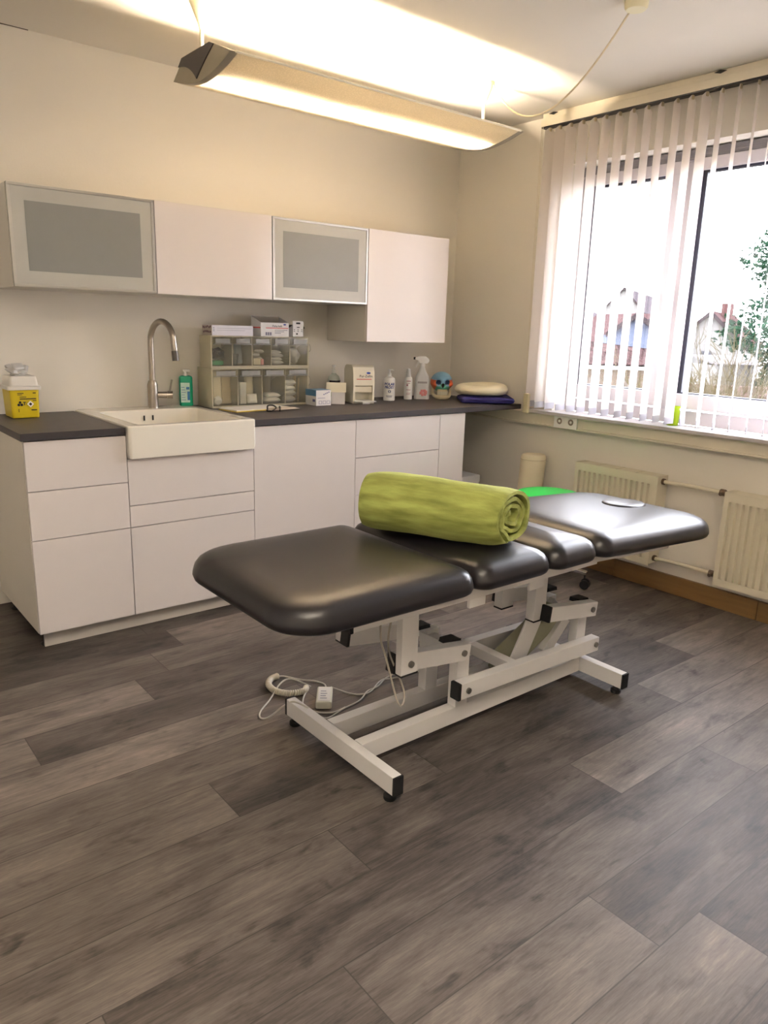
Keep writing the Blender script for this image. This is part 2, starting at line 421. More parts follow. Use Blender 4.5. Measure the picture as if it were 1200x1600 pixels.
# ------------------------------------------------------------------ base cabinets
YF = -.692; ZT0, ZT = .884, .914
def base_cab(name, x0, x1, label, fronts, ztop=ZT0-.003, handleless=True):
    t = thing(name, ((x0+x1)/2, -.35, 0), label, 'cabinet')
    bm = NB(); T = .018; a, b = x0+.0005, x1-.0005; yb = -.04; yf = YF+.021
    box(bm, a, a+T, yf, yb, .08, ztop, .001); box(bm, b-T, b, yf, yb, .08, ztop, .001)
    box(bm, a+T, b-T, yf, yb, .08, .098); box(bm, a+T, b-T, yb-.01, yb, .098, ztop); box(bm, a+T, b-T, yf+.03, yf+.1, ztop-.02, ztop)
    obj('carcass', bm, M_carc, t)
    for nm, z0, z1 in fronts:
        bm = NB(); box(bm, x0+.0015, x1-.0015, YF, YF+.019, z0+.0015, z1-.0015, .0012); obj(nm, bm, M_lac, t)
    for px in ((x0+.05, x1-.05) if x1-x0 > .3 else ((x0+x1)/2,)):
        for py in (-.60, -.10):
            bm = NB(); lathe(bm, [(.028, 0), (.03, .004), (.02, .012), (.018, .06), (.03, .07), (.03, .08)], (px, py, 0), 14)
            obj('leg', bm, M_black, t)
    return t
B0, B1, B2, B3, B4, B5 = -.088, .311, .913, 1.512, 2.108, 2.308
base_cab('drawer_cabinet', B0, B1, 'white three drawer base cabinet at the left end under the yellow bin', [('drawer_front', .08, .48), ('drawer_front', .48, .68), ('drawer_front', .68, .881)])
base_cab('sink_cabinet', B1, B2, 'white base cabinet directly under the ceramic sink', [('drawer_front', .08, .48), ('drawer_front', .48, .575), ('drawer_front', .575, .778)], ztop=.777)
base_cab('base_cabinet', B2, B3, 'wide white base cabinet with one tall plain door right of the sink', [('door', .08, .881)])
base_cab('drawer_cabinet', B3, B4, 'white drawer cabinet behind the green blanket roll', [('drawer_front', .08, .48), ('drawer_front', .48, .68), ('drawer_front', .68, .881)])
base_cab('narrow_cabinet', B4, B5, 'narrow white base cabinet at the window end of the counter', [('door', .08, .881)])
bm = NB(); box(bm, B0+.03, B5-.001, YF+.06, YF+.073, 0.0005, .079, .001)
one('plinth', bm, M_plinth, 'long white plinth board under the base cabinets', 'plinth')
bm = NB(); box(bm, B0-.012, B1-.004, YF-.012, -.022, ZT0, ZT, .002)
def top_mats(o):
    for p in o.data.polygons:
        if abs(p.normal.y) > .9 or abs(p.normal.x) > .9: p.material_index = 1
o = one('worktop', bm, [M_top, M_topedge], 'short dark grey worktop left of the sink carrying the yellow bin', 'worktop'); top_mats(o)
bm = NB(); box(bm, B2+.001, 2.777, YF-.012, -.003, ZT0, ZT, .002)
o = one('worktop', bm, [M_top, M_topedge], 'long dark grey worktop from the sink to the window wall', 'worktop'); top_mats(o)

# ---- sink
sk = thing('apron_sink', (.615, -.36, .79), 'white ceramic apron front sink set into the counter', 'sink')
SX0, SX1, SY0, SY1, SZ0, SZ1 = .313, .911, -.722, -.012, .782, .921
bm = NB()
def rings(bm, L, cap0=True, cap1=True):
    RV = [[bm.verts.new(p) for p in r] for r in L]; n = len(L[0])
    for a, b in zip(RV, RV[1:]):
        for i in range(n): bm.faces.new((a[i], a[(i+1) % n], b[(i+1) % n], b[i]))
    if cap0: bm.faces.new(RV[0][::-1])
    if cap1: bm.faces.new(RV[-1])
def rr3(x0, x1, y0, y1, r, z): return [(x, y, z) for x, y in rrect(x0, x1, y0, y1, r)]
fl = ZT+.001
bx0, bx1, by0, by1 = .372, .868, -.682, -.165
rings(bm, [rr3(.33, .895, -.715, -.10, .012, .779), rr3(SX0+.004, SX1-.004, SY0+.002, -.09, .012, .783), rr3(SX0, SX1, SY0, -.06, .014, .80),
           rr3(SX0, SX1, SY0, SY1, .014, fl), rr3(SX0, SX1, SY0, SY1, .014, SZ1-.006), rr3(SX0+.002, SX1-.002, SY0+.002, SY1-.002, .014, SZ1-.002), rr3(SX0+.007, SX1-.007, SY0+.007, SY1-.007, .013, SZ1),
           rr3(bx0-.006, bx1+.006, by0-.006, by1+.006, .04, SZ1), rr3(bx0-.001, bx1+.001, by0-.001, by1+.001, .038, SZ1-.003), rr3(bx0, bx1, by0, by1, .036, SZ1-.01),
           rr3(bx0+.004, bx1-.004, by0+.004, by1-.004, .034, .815), rr3(bx0+.02, bx1-.02, by0+.02, by1-.02, .03, .802), rr3(bx0+.2, bx1-.2, by0+.2, by1-.2, .03, .798)])
obj('basin', bm, M_cer, sk)
for x in (.596, .64):
    bm = NB(); box(bm, x-.004, x+.004, by1-.007, by1-.0035, .868, .893, .001); obj('overflow_slot', bm, M_black, sk)
bm = NB(); lathe(bm, [(.04, 0), (.04, .003), (.03, .004)], (.62, -.42, .799), 24); obj('drain', bm, M_chrome, sk)

# ---- faucet
fc = thing('kitchen_faucet', (.68, -.085, SZ1), 'tall brushed steel faucet with arched spout behind the sink', 'faucet')
FX, FY = .68, -.085
bm = NB(); lathe(bm, [(.026, 0), (.026, .004), (.0255, .115), (.020, .132), (.016, .136)], (FX, FY, SZ1), 28); obj('body', bm, M_steel, fc)
bm = NB(); pts = [(FX, FY, SZ1+.13), (FX, FY, 1.1), (FX, FY, 1.21)]
d = Vector((.28, -1, 0)).normalized(); rad = .088
for i in range(1, 15):
    a = pi*.93*i/14
    pts.append((FX+d.x*rad*(1-cos(a)), FY+d.y*rad*(1-cos(a)), 1.245+rad*sin(a)*1.15))
e = Vector(pts[-1]); pts.append(tuple(e+Vector((d.x*.008, d.y*.008, -.07))))
P = smooth_path(pts, 4); tube(bm, P, .0145, 16); obj('spout', bm, M_steel, fc)
e = P[-1]; dd = (P[-1]-P[-3]).normalized()
bm = NB(); cyl(bm, e-dd*.012, e+dd*.035, .0158, 18); obj('spray_head', bm, mat('dark steel', (96,92,88), .35, metal=.9), fc)
bm = NB(); cyl(bm, (FX+.02, FY-.012, .985), (FX+.062, FY-.03, .985), .0165, 18); cyl(bm, (FX+.064, FY-.031, .985), (FX+.088, FY-.041, .985), .019, 18); cyl(bm, (FX+.074, FY-.035, .995), (FX+.086, FY-.04, 1.062), .0045, 10)
obj('lever', bm, M_steel, fc)

# ---- soap bottle on the sink rim
def rbox(bm, x0, x1, y0, y1, prof, r, M=None):
    t = NB(); rings(t, [rr3(x0+i, x1-i, y0+i, y1-i, max(r-i, .001), z) for i, z in prof]); merge(bm, t, M)
t = thing('disinfectant_bottle', (.868, -.062, SZ1), 'green bottle with white flip cap standing on the sink rim', 'bottle', rz=-.35)
bm = NB(); rbox(bm, -.034, .034, -.022, .022, [(.003, 0), (0, .003), (0, .145), (.004, .152), (.014, .156)], .012); obj('bottle_body', bm, mat('green plastic', (0,158,120), .3, var=.04), t, local=True)
bm = NB(); box(bm, -.028, .018, -.0236, -.0222, .018, .120, .0006); o = obj('label_sticker', bm, mat('pale label', (196,226,216), .6, var=.06), t, local=True)
bm = NB(); box(bm, .005, .018, -.0240, -.0236, .03, .075); box(bm, .0, .016, -.0240, -.0236, .085, .098)
for i in range(6): box(bm, -.024, -.002-.003*(i % 3), -.0240, -.0236, .03+i*.013, .0325+i*.013)
obj('print', bm, mat('label blue', (48,112,170), .6), t, local=True)
bm = NB(); lathe(bm, [(.013, .150), (.013, .162), (.010, .166), (.010, .176)], (0, 0, 0), 16); box(bm, -.012, .024, -.010, .010, .174, .188, .004); obj('cap', bm, M_white, t, local=True)

# ---- sharps container
t = thing('sharps_container', (.045, -.15, ZT), 'yellow sharps bin with white lid on the left worktop', 'sharps bin')
M_yel = mat('yellow plastic', (214,190,28), .4, var=.04)
bm = NB(); rbox(bm, -.06, .062, -.072, .075, [(.008, .001), (.005, .004), (.0, .128)], .014); obj('bin_body', bm, M_yel, t, local=True)
M_milk = mat('milky plastic', (226,222,214), .35, var=.02)
bm = NB(); rbox(bm, -.068, .070, -.080, .083, [(0, .124), (-.001, .127), (-.001, .138), (.003, .141)], .016); rbox(bm, -.060, .062, -.072, .075, [(0, .138), (.006, .178), (.010, .182)], .016); obj('lid', bm, M_milk, t, local=True)
bm = NB()
for i, (x, y, a, w, h) in enumerate(((-.015, .0, .5, .07, .05), (.012, .01, -.35, .06, .05), (-.03, .015, 1.1, .05, .04))):
    pouch(bm, (x, y, .203+.006*i), w, h, .022, rz=a, tilt=.35+.2*i, seed=i)
blob(bm, (-.005, 0, .192), (.032, .03, .016), 3, .3, 2.4); pouch(bm, (.0, .0, .222), .05, .04, .012, rz=.3, tilt=.7, seed=9)
obj('lid_flap', bm, mat('crumpled foil', (222,220,216), .3, transl=.25), t, local=True)
bm = NB(); yl = -.0745
def dec(x0, x1, z0, z1): box(bm, x0, x1, yl+.0002, yl+.003, z0, z1)
for x0, x1, z0, z1 in ((-.03, -.005, .108, .111), (-.03, -.012, .102, .1045), (.033, .045, .108, .112), (-.022, .005, .092, .0945), (-.022, .045, .083, .087), (.03, .045, .075, .078), (.022, .045, .034, .038), (-.03, -.028, .028, .042), (-.006, -.003, .058, .072), (-.01, .001, .069, .072)): dec(x0, x1, z0, z1)
obj('printed_warning', bm, M_ink, t, local=True)
bm = NB()
for a in range(3): lathe(bm, [(.0055, 0), (.0055, .0022)], (-.022+.007*sin(a*2.094), yl+.0028, .063+.007*cos(a*2.094)), 12, M=Matrix.Translation((-.022+.007*sin(a*2.094), yl+.003, .063+.007*cos(a*2.094))) @ Matrix.Rotation(pi/2, 4, 'X') @ Matrix.Translation((.022-.007*sin(a*2.094), -yl-.0028, -.063-.007*cos(a*2.094))))
obj('biohazard_mark', bm, M_ink, t, local=True)
bm = NB(); M0 = Matrix.Translation((.02, yl+.0012, .062)) @ Matrix.Rotation(pi/4, 4, 'Y'); box(bm, -.0105, .0105, -.001, .001, -.0105, .0105, .0005, 2, M0)
pl = obj('hazard_label', bm, M_paper, t, local=True)
bm = NB(); box(bm, -.005, .005, -.0014, 0, -.005, .005, 0, 2, M0); obj('hazard_mark', bm, M_ink, pl, local=True)

# ------------------------------------------------------------------ tilt bin organisers
OX0, OX1, OYF = .947, 1.541, -.205
def organiser(z0, h, depth, n, label):
    t = thing('tilt_bin_cabinet', ((OX0+OX1)/2, OYF+depth/2, z0), label, 'organizer')
    bm = NB(); T = .006; yb = OYF+depth; yf = OYF+.002
    box(bm, OX0, OX0+T, yf, yb, z0, z0+h, .0015); box(bm, OX1-T, OX1, yf, yb, z0, z0+h, .0015)
    box(bm, OX0+T, OX1-T, yf, yb, z0, z0+T+.004, .001); box(bm, OX0+T, OX1-T, yf, yb, z0+h-T, z0+h, .001); box(bm, OX0+T, OX1-T, yb-.004, yb, z0+T, z0+h-T)
    w = (OX1-OX0-2*T)/n
    for i in range(1, n): box(bm, OX0+T+w*i-.002, OX0+T+w*i+.002, yf+.004, yb-.004, z0+T+.004, z0+h-T)
    obj('housing', bm, mat('cream translucent plastic', (234,228,208), .4, transl=.55), t)
    cells = []
    for i in range(n):
        a = OX0+T+w*i+.0035; b = OX0+T+w*(i+1)-.0035; c0 = z0+T+.0055; c1 = z0+h-T-.0015; yi = yb-.02
        bm = NB(); s = .0016
        # front panel leans a little outwards at the top, thin side walls and floor
        prism(bm, [(OYF+.006, c0), (OYF+.006+s, c0), (OYF-.002+s, c1), (OYF-.002, c1)], 'x', a, b)
        for x in (a, b-s): prism(bm, [(OYF+.008, c0), (yi, c0), (yi, c0+(c1-c0)*.62), (OYF+.004, c1-.004)], 'x', x, x+s)
        box(bm, a+s, b-s, OYF+.008, yi, c0, c0+s)
        bn = obj('bin', bm, M_clearbin, t)
        bm = NB(); box(bm, a+.014, b-.014, OYF-.0055, OYF-.0028, c1-.030, c1-.006, .0006); box(bm, a+.002, b-.002, OYF-.0065, OYF-.0025, c1-.036, c1-.032, .0008)
        obj('label_slot', bm, clear_mat('clear label holder', (230,230,228), .05, .45), bn)
        cells.append((a+.002, b-.002, OYF+.012, yi-.002, c0+s+.0006))
    bm = NB()
    for sx in (OX1+.001,):
        tube(bm, smooth_path([(sx+.002, OYF+.015, z0+h*.80), (sx+.007, OYF+.005, z0+h*.72), (sx+.009, OYF+.002, z0+h*.58), (sx+.003, OYF+.012, z0+h*.50)], 4), .0018, 6)
    obj('side_clip', bm, M_clearbin, t)
    return cells
low = organiser(ZT+.0005, .205, .168, 4, 'lower cream cabinet of four clear tilting bins standing on the worktop')
upp = organiser(ZT+.207, .163, .133, 5, 'upper cream cabinet of five small clear tilting bins stacked on the larger one')
# what the bins hold
def mid(c): return (c[0]+c[1])/2, (c[2]+c[3])/2, c[4]
x, y, z = mid(upp[0])
bm = NB(); box(bm, x-.046, x+.02, y-.03, y+.025, z, z+.022, .002); one('packet', bm, mat('green packet', (38,150,86), .5), 'flat green packet at the bottom of the first small bin', 'packet')
bm = NB(); blob(bm, (x-.002, y-.004, z+.056), (.034, .03, .03), 5, .25, 2); blob(bm, (x-.033, y-.006, z+.062), (.012, .015, .022), 8, .3, 2)
one('bandage_bundle', bm, mat('black cloth', (18,17,20), .9, var=.3, bump=.3), 'black cloth bundle lying on the green packet in the first small bin', 'bandage')
x, y, z = mid(upp[1])
bm = NB(); lathe(bm, [(.014, 0), (.022, .055), (.0235, .056), (.0215, .054), (.013, .003)], (x-.022, y-.01, z), 20); one('medicine_cup', bm, mat('grey clear cup', (120,124,118), .3, transl=.4), 'small tapered cup standing in the second small bin', 'cup')
bm = NB(); pouch(bm, (x+.02, y+.03, z+.055), .045, .10, .012, rz=0, tilt=1.45, seed=3); one('sachet', bm, mat('pale blue film', (188,198,208), .35, transl=.3), 'pale bluish clear sachet leaning in the second small bin', 'sachet')
x, y, z = mid(upp[2])
bm = NB(); box(bm, x-.04, x+.005, y-.035, y-.015, z, z+.034, .001); one('small_box', bm, M_kraft, 'small cream carton at the front of the third small bin', 'box')
bm = NB()
bm = NB(); box(bm, x+.009, x+.024, y-.033, y-.015, z, z+.030, .001); one('small_box', bm, mat('pink carton', (226,150,150), .6), 'narrow pinkish carton beside the cream carton in the third small bin', 'box')
for i in range(4):
    bm = NB(); pouch(bm, (x+(-.022, .012, -.008, .02)[i], y+.012, z+.012+.019*i), .05, .042, .018, rz=(.4, -.5, .2, -.3)[i], seed=i)
    one('dressing_packet', bm, mat('clear white film', (230,228,224), .4), 'white film wrapped dressing heaped in the third small bin', 'packet', 'dressings heaped in the third small bin')
x, y, z = mid(upp[3])
for i in range(4):
    bm = NB(); pouch(bm, (x+(.004, -.004, .006, -.006)[i], y-.002+.003*i, z+.010+.0185*i), .072, .05, .018, rz=(.1, -.15, .12, -.05)[i], seed=i+4)
    one('swab_packet', bm, M_white, 'white wrapped swab packet stacked in the fourth small bin', 'packet', 'swab packets in the fourth small bin')
x, y, z = mid(upp[4])
bm = NB(); blob(bm, (x-.002, y-.002, z+.048), (.036, .026, .040), 2, .28, 2.2); one('cotton_bag', bm, mat('crumpled white bag', (224,222,218), .4, transl=.2), 'crumpled white bag filling the fifth small bin', 'bag')
x, y, z = mid(low[0])
bm = NB(); pouch(bm, (x-.028, y-.012, z+.092), .070, .178, .026, rz=.0, tilt=1.48, seed=1); one('sterile_pouch', bm, M_kraft, 'tall paper sterile pouch at the left side of the first large bin', 'pouch')
bm = NB(); pouch(bm, (x+.036, y-.002, z+.092), .062, .180, .020, rz=0, tilt=1.5, seed=2); one('sterile_pouch', bm, mat('tan wrap paper', (222,206,176), .85, var=.05), 'tall tan paper pouch at the right side of the first large bin', 'pouch')
bm = NB(); blob(bm, (x-.035, y-.050, z+.024), (.024, .012, .022), 4, .3, 2.5); one('gauze_wad', bm, M_white, 'small white gauze wad low in the corner of the first large bin', 'gauze')
x, y, z = mid(low[1])
bm = NB(); box(bm, x-.045, x-.008, y-.045, y+.01, z, z+.115, .002); one('pill_box', bm, M_paper, 'upright white carton in the left half of the second large bin', 'box')
bm = NB(); pouch(bm, (x+.026, y-.012, z+.080), .048, .150, .022, rz=-.22, tilt=1.42, seed=5); one('sterile_pouch', bm, M_kraft, 'cream paper pouch leaning beside the upright white carton', 'pouch')
bm = NB(); pouch(bm, (x+.022, y-.052, z+.028), .062, .05, .014, rz=.1, tilt=1.45, seed=6); one('dressing_packet', bm, M_paper, 'low white dressing packet at the front of the second large bin', 'packet')
x, y, z = mid(low[2])
M_gw = mat('green print film', (206,224,214), .4, var=.1)
for i in range(2):
    bm = NB(); pouch(bm, (x+.006, y-.02, z+.014+.026*i), .098, .075, .026, rz=.05-.1*i, seed=i+11)
    o = thing('bandage_packet', (x+.006, y-.02, z+.001+.026*i), ('lower', 'upper')[i]+' green striped white packet in the third large bin', 'packet')
    obj('wrapper', bm, M_paper, o)
    bm = NB(); box(bm, x-.036, x+.046, y-.055, y-.0515, z+.012+.026*i, z+.016+.026*i, .001); obj('printed_stripe', bm, mat('green stripe', (60,150,116), .5), o)
x, y, z = mid(low[3])
for i in range(4):
    bm = NB(); pouch(bm, (x-.018+.005*(i % 2), y-.006, z+.016+.030*i), (.080, .078, .082, .076)[i], .056, .031, rz=(.2, -.22, .25, -.2)[i], tilt=(.15, -.1, .2, .05)[i], seed=i+20)
    one('gauze_roll', bm, M_white, 'white wrapped gauze pack piled in the fourth large bin', 'gauze', 'gauze packs piled in the fourth large bin')
for i in range(3):
    bm = NB(); xx = x+.036+.010*(i % 2); cyl(bm, (xx, y-.03+.018*i, z), (xx+.004, y-.03+.018*i, z+(.13, .11, .145)[i]), .0045, 8)
    one('wooden_spatula', bm, mat('pale birch', (226,206,168), .7), 'pale wooden stick standing at the right of the fourth large bin', 'stick', 'wooden sticks in the fourth large bin')
# boxes on top
ZO = ZT+.3706
t = thing('carton', (1.07, -.135, ZO), 'flat white carton with patterned end lying on top of the bins at left', 'box')
bm = NB(); box(bm, .962, 1.198, -.19, -.08, ZO, ZO+.052, .0015); obj('box_body', bm, mat('lavender white card', (226,224,234), .6), t)
bm = NB(); box(bm, .9608, .9618, -.189, -.081, ZO+.001, ZO+.051); ep = obj('patterned_end', bm, mat('floral card', (198,186,176), .6, var=.2, scale=40), t)
bm = NB()
for i in range(12):
    yy = -.183+.016*(i % 6)+.004*rnd.random(); zz = ZO+.012+.022*(i//6)+.006*rnd.random(); box(bm, .9600, .9609, yy, yy+.009, zz, zz+.010)
obj('flower_print', bm, mat('plum print', (96,60,84), .6), ep)
bm = NB()
for zz in (.038, .030, .022): box(bm, .968, .976, -.1908, -.19, ZO+zz, ZO+zz+.003)
box(bm, .99, 1.19, -.1904, -.19, ZO+.036, ZO+.037); box(bm, .99, 1.15, -.1904, -.19, ZO+.026, ZO+.027)
obj('print', bm, mat('grey print', (120,120,140), .6), t)
t = thing('open_carton', (1.33, -.135, ZO), 'white carton with red stripe and raised grey lid on top of the bins', 'box')
bx = (1.245, 1.418, -.19, -.085)
bm = NB(); T = .002; x0, x1, y0, y1 = bx; h = .072
box(bm, x0, x1, y0, y0+T, ZO, ZO+h); box(bm, x0, x1, y1-T, y1, ZO, ZO+h+.034); 
for a in (x0, x1-T): prism(bm, [(y0+T, ZO), (y1-T, ZO), (y1-T, ZO+h+.032), (y0+T, ZO+h)], 'x', a, a+T)
M_card = mat('white card', (232,230,230), .6); M_cardg = mat('grey card', (150,144,136), .8)
obj('box_body', bm, M_card, t)
bm = NB(); box(bm, x0+T, x1-T, y1-.0045, y1-.0025, ZO+h-.03, ZO+h+.033); box(bm, x0+.003, x0+.0045, y0+.003, y1-.005, ZO+.01, ZO+h-.002); obj('inner_lining', bm, M_cardg, t)
bm = NB(); box(bm, x0+.03, x1-.004, y0-.0006, y0, ZO+.042, ZO+.0455); box(bm, x0-.0006, x0, y0+.004, y1-.004, ZO+.042, ZO+.048); obj('red_stripe', bm, M_red, t)
bm = NB(); lathe(bm, [(.009, 0), (.009, .0006)], (0, 0, 0), 16, sx=1, sy=.45, M=Matrix.Translation((x1-.026, y0, ZO+.063)) @ Matrix.Rotation(pi/2, 4, 'X')); obj('logo', bm, M_blue, t)
text('Peha-haft', .016, M_ink, t, Vector((x0+.10, y0-.0006, ZO+.054))-ORG[t.name], (pi/2, 0, 0))
bm = NB()
for i in range(3): box(bm, x0+.085, x1-.01-.02*i, y0-.0006, y0, ZO+.032-.008*i, ZO+.0345-.008*i)
for i in range(3): box(bm, x0+.028+.013*i, x0+.038+.013*i, y0-.0006, y0, ZO+.006, ZO+.022)
obj('print', bm, mat('grey print', (120,120,140), .6), t)
t = thing('open_carton', (1.478, -.15, ZO), 'narrow white carton with black markings and open flaps at the right end of the bins', 'box')
bm = NB(); x0, x1, y0, y1, h = 1.442, 1.512, -.192, -.11, .062
box(bm, x0, x1, y0, y0+T, ZO, ZO+h+.022); box(bm, x0, x1, y1-T, y1, ZO, ZO+h); box(bm, x0, x0+T, y0, y1, ZO, ZO+h); box(bm, x1-T, x1, y0, y1, ZO, ZO+h); box(bm, x0, x1, y0, y1, ZO, ZO+T)
obj('box_body', bm, M_card, t)
bm = NB(); prism(bm, [(x0-.001, ZO+h-.001), (x0+.001, ZO+h+.001), (x0-.020, ZO+h-.012), (x0-.021, ZO+h-.014)], 'y', y0+.004, y1-.004); prism(bm, [(x1-.001, ZO+h+.001), (x1+.001, ZO+h-.001), (x1+.010, ZO+h-.016), (x1+.009, ZO+h-.015)], 'y', y0+.004, y1-.004)
obj('flap', bm, mat('dark card', (66,60,58), .8), t)
bm = NB(); yy = y0-.0006
box(bm, x0+.022, x1-.022, yy, y0, ZO+h+.006, ZO+h+.015)
for i in range(3): box(bm, x0+.006+.024*i, x0+.014+.024*i, yy, y0, ZO+.028, ZO+.031); box(bm, x0+.008+.024*i, x0+.012+.024*i, yy, y0, ZO+.036, ZO+.041)
box(bm, x0+.026, x0+.044, yy, y0, ZO+.049, ZO+.053); box(bm, x0+.022, x0+.032, yy, y0, ZO+.012, ZO+.020)
obj('print', bm, M_ink, t)

# papers and the little pouch in front of the bins
t = thing('notepad', (1.12, -.31, ZT), 'white notepad with yellow lower edge lying in front of the clear bins', 'notepad', rz=.13)
bm = NB(); box(bm, -.15, .19, -.075, .075, .0045, .011, .001); obj('pages', bm, M_paper, t, local=True)
bm = NB(); box(bm, -.155, .20, -.080, .078, .0005, .0042, .001); obj('backing_card', bm, mat('yellow card', (216,190,52), .6), t, local=True)
t = thing('cloth_pouch', (1.215, -.425, ZT), 'small pale cloth pouch with black cord lying on the worktop in front of the notepad', 'pouch', rz=.1)
bm = NB(); pouch(bm, (.02, 0, .009), .19, .055, .015, seed=31); obj('cloth', bm, mat('taupe cloth', (176,164,150), .9, var=.1), t, local=True)
bm = NB(); tube(bm, smooth_path([(-.075, .0, .010), (-.06, .018, .028), (-.035, .01, .030), (-.03, -.012, .018), (-.06, -.024, .008), (-.085, -.012, .006), (-.075, .0, .010)], 6), .0042, 8)
tube(bm, smooth_path([(-.02, -.030, .004), (-.004, -.01, .0195), (.012, .015, .0185), (.03, .030, .004)], 6), .0045, 8); obj('cord', bm, M_black, t, local=True)

# ------------------------------------------------------------------ things on the long worktop
# blue and white box
t = thing('glove_box', (1.572, -.25, ZT), 'small white box with blue top beside the clear bins', 'box')
x0, x1, y0, y1, h = 1.522, 1.622, -.306, -.20, .086
bm = NB(); box(bm, x0, x1, y0, y1, ZT+.0005, ZT+h, .001); obj('box_body', bm, M_card, t)
bm = NB(); box(bm, x0-.0008, x1+.0002, y0+.001, y1+.0005, ZT+h, ZT+h+.001); box(bm, x0-.001, x0, y0+.001, y1, ZT+h*.62, ZT+h+.001); obj('blue_panel', bm, mat('steel blue card', (84,128,164), .5), t)
bm = NB()
for i in range(3):
    a = x0+.018+.027*i
    for q in ((a, a+.020, .010, .0115), (a, a+.020, .026, .0275), (a, a+.0015, .010, .0275), (a+.0185, a+.020, .010, .0275)): box(bm, q[0], q[1], y0-.0006, y0, ZT+q[2], ZT+q[3])
for i in range(4): box(bm, x0+.048+.011*i, x0+.056+.011*i, y0-.0006, y0, ZT+.060+.004*i, ZT+.065+.004*i)
box(bm, x0+.01, x0+.06, y0-.0006, y0, ZT+.042, ZT+.044); box(bm, x0-.0006, x0, y0+.01, y0+.035, ZT+.022, ZT+.036)
obj('print', bm, mat('violet print', (96,96,150), .6), t)
# flip open carton
t = thing('open_carton', (1.715, -.245, ZT), 'white carton with raised cream lid between blue topped box and paper dispenser', 'box', rz=-.62)
bm = NB(); w, d, h = .078, .07, .068
box(bm, -w/2, w/2, -d/2, -d/2+T, .0005, h); box(bm, -w/2, w/2, d/2-T, d/2, .0005, h); box(bm, -w/2, -w/2+T, -d/2, d/2, .0005, h); box(bm, w/2-T, w/2, -d/2, d/2, .0005, h); box(bm, -w/2, w/2, -d/2, d/2, .0005, .003)
obj('box_body', bm, M_card, t, local=True)
bm = NB(); prism(bm, [(-d/2+.001, h), (-d/2-.001, h+.001), (.012, h+.052), (.014, h+.050)], 'x', -w/2-.03, w/2+.006); obj('lid', bm, mat('cream card', (236,230,208), .6), t, local=True)
# tall pump bottle
def pump_head(bm, z, s=1., nozzle=(-1, 0)):
    lathe(bm, [(.014*s, z), (.014*s, z+.018*s), (.006*s, z+.020*s), (.0055*s, z+.036*s), (.011*s, z+.037*s), (.011*s, z+.046*s)], (0, 0, 0), 16)
    n = Vector((nozzle[0], nozzle[1], 0))*s
    tube(bm, [(0, 0, z+.042*s), (n.x*.02, n.y*.02, z+.043*s), (n.x*.034, n.y*.034, z+.039*s)], .0042*s, 8)
t = thing('lotion_bottle', (1.775, -.115, ZT), 'clear pump bottle with black band behind the open carton', 'bottle')
bm = NB(); lathe(bm, [(.034, .001), (.037, .004), (.037, .13), (.030, .148), (.016, .158), (.014, .166)], (0, 0, 0), 28); obj('bottle_body', bm, mat('milky clear plastic', (216,222,214), .3, transl=.35), t, local=True)
bm = NB(); pump_head(bm, .166, 1., (-.6, -.6)); obj('pump', bm, M_white, t, local=True)
def band(bm, r, z0, z1, a0, a1, n=14):
    for i in range(n):
        p, q = a0+(a1-a0)*i/n, a0+(a1-a0)*(i+1)/n
        bm.faces.new([bm.verts.new(v) for v in ((r*cos(p), r*sin(p), z0), (r*cos(q), r*sin(q), z0), (r*cos(q), r*sin(q), z1), (r*cos(p), r*sin(p), z1))])
    bmesh.ops.remove_doubles(bm, verts=bm.verts, dist=.00005)
bm = NB(); band(bm, .0374, .112, .124, R(190), R(330)); obj('black_band', bm, M_ink, t, local=True)
bm = NB(); band(bm, .0373, .03, .110, R(190), R(330)); obj('label_sticker', bm, mat('green label', (176,204,156), .6), t, local=True)
# paper dispenser
t = thing('tissue_dispenser', (1.875, -.23, ZT), 'cream swab dispenser with open front tray on the long worktop', 'dispenser', rz=-.30)
bm = NB(); w, d, h = .130, .165, .220
prof = [(d/2, .001), (d/2, h-.03), (d/2-.02, h-.006), (d/2-.045, h), (-d/2+.035, h), (-d/2+.014, h-.012), (-d/2+.002, h-.045), (-d/2-.004, .105), (-d/2+.004, .100), (-d/2+.02, .094), (-d/2+.06, .060), (-d/2+.065, .012), (-d/2, .010), (-d/2, .001)]
prism(bm, prof, 'x', -w/2+.012, w/2-.012)
for s in (-1, 1):
    side = [(d/2, .001), (d/2, h-.03), (d/2-.02, h-.006), (d/2-.045, h), (-d/2+.035, h), (-d/2+.014, h-.012), (-d/2+.002, h-.045), (-d/2-.004, .105), (-d/2, .001)]
    a, b = sorted((s*w/2, s*(w/2-.012))); prism(bm, side, 'x', a, b)
obj('housing', bm, mat('ivory plastic', (236,230,212), .35), t, local=True)
bm = NB(); box(bm, -w/2+.013, w/2-.013, -d/2+.001, -d/2+.006, .066, .099, .001); obj('front_flap', bm, mat('ivory plastic shade', (226,218,198), .4), t, local=True)
bm = NB(); box(bm, -w/2+.006, w/2+.004, -d/2-.034, -d/2+.06, .012, .018, .002); box(bm, -.02, .024, -d/2-.044, -d/2-.03, .002, .014, .002); obj('tray', bm, M_white, t, local=True)
yy = -d/2-.0012
Mt = (pi/2-.10, 0, 0)
text('Pur-Zellin', .020, M_ink, t, (.012, yy+.0005, .158), (pi/2-.02, 0, 0))
bm = NB(); box(bm, -.045, .046, yy-.001, yy+.004, .139, .1425); obj('red_stripe', bm, M_red, t, local=True)
bm = NB(); lathe(bm, [(.012, 0), (.012, .006)], (0, 0, 0), 20, sy=.5, M=Matrix.Translation((.028, yy+.007, .176)) @ Matrix.Rotation(pi/2, 4, 'X')); obj('logo', bm, M_blue, t, local=True)
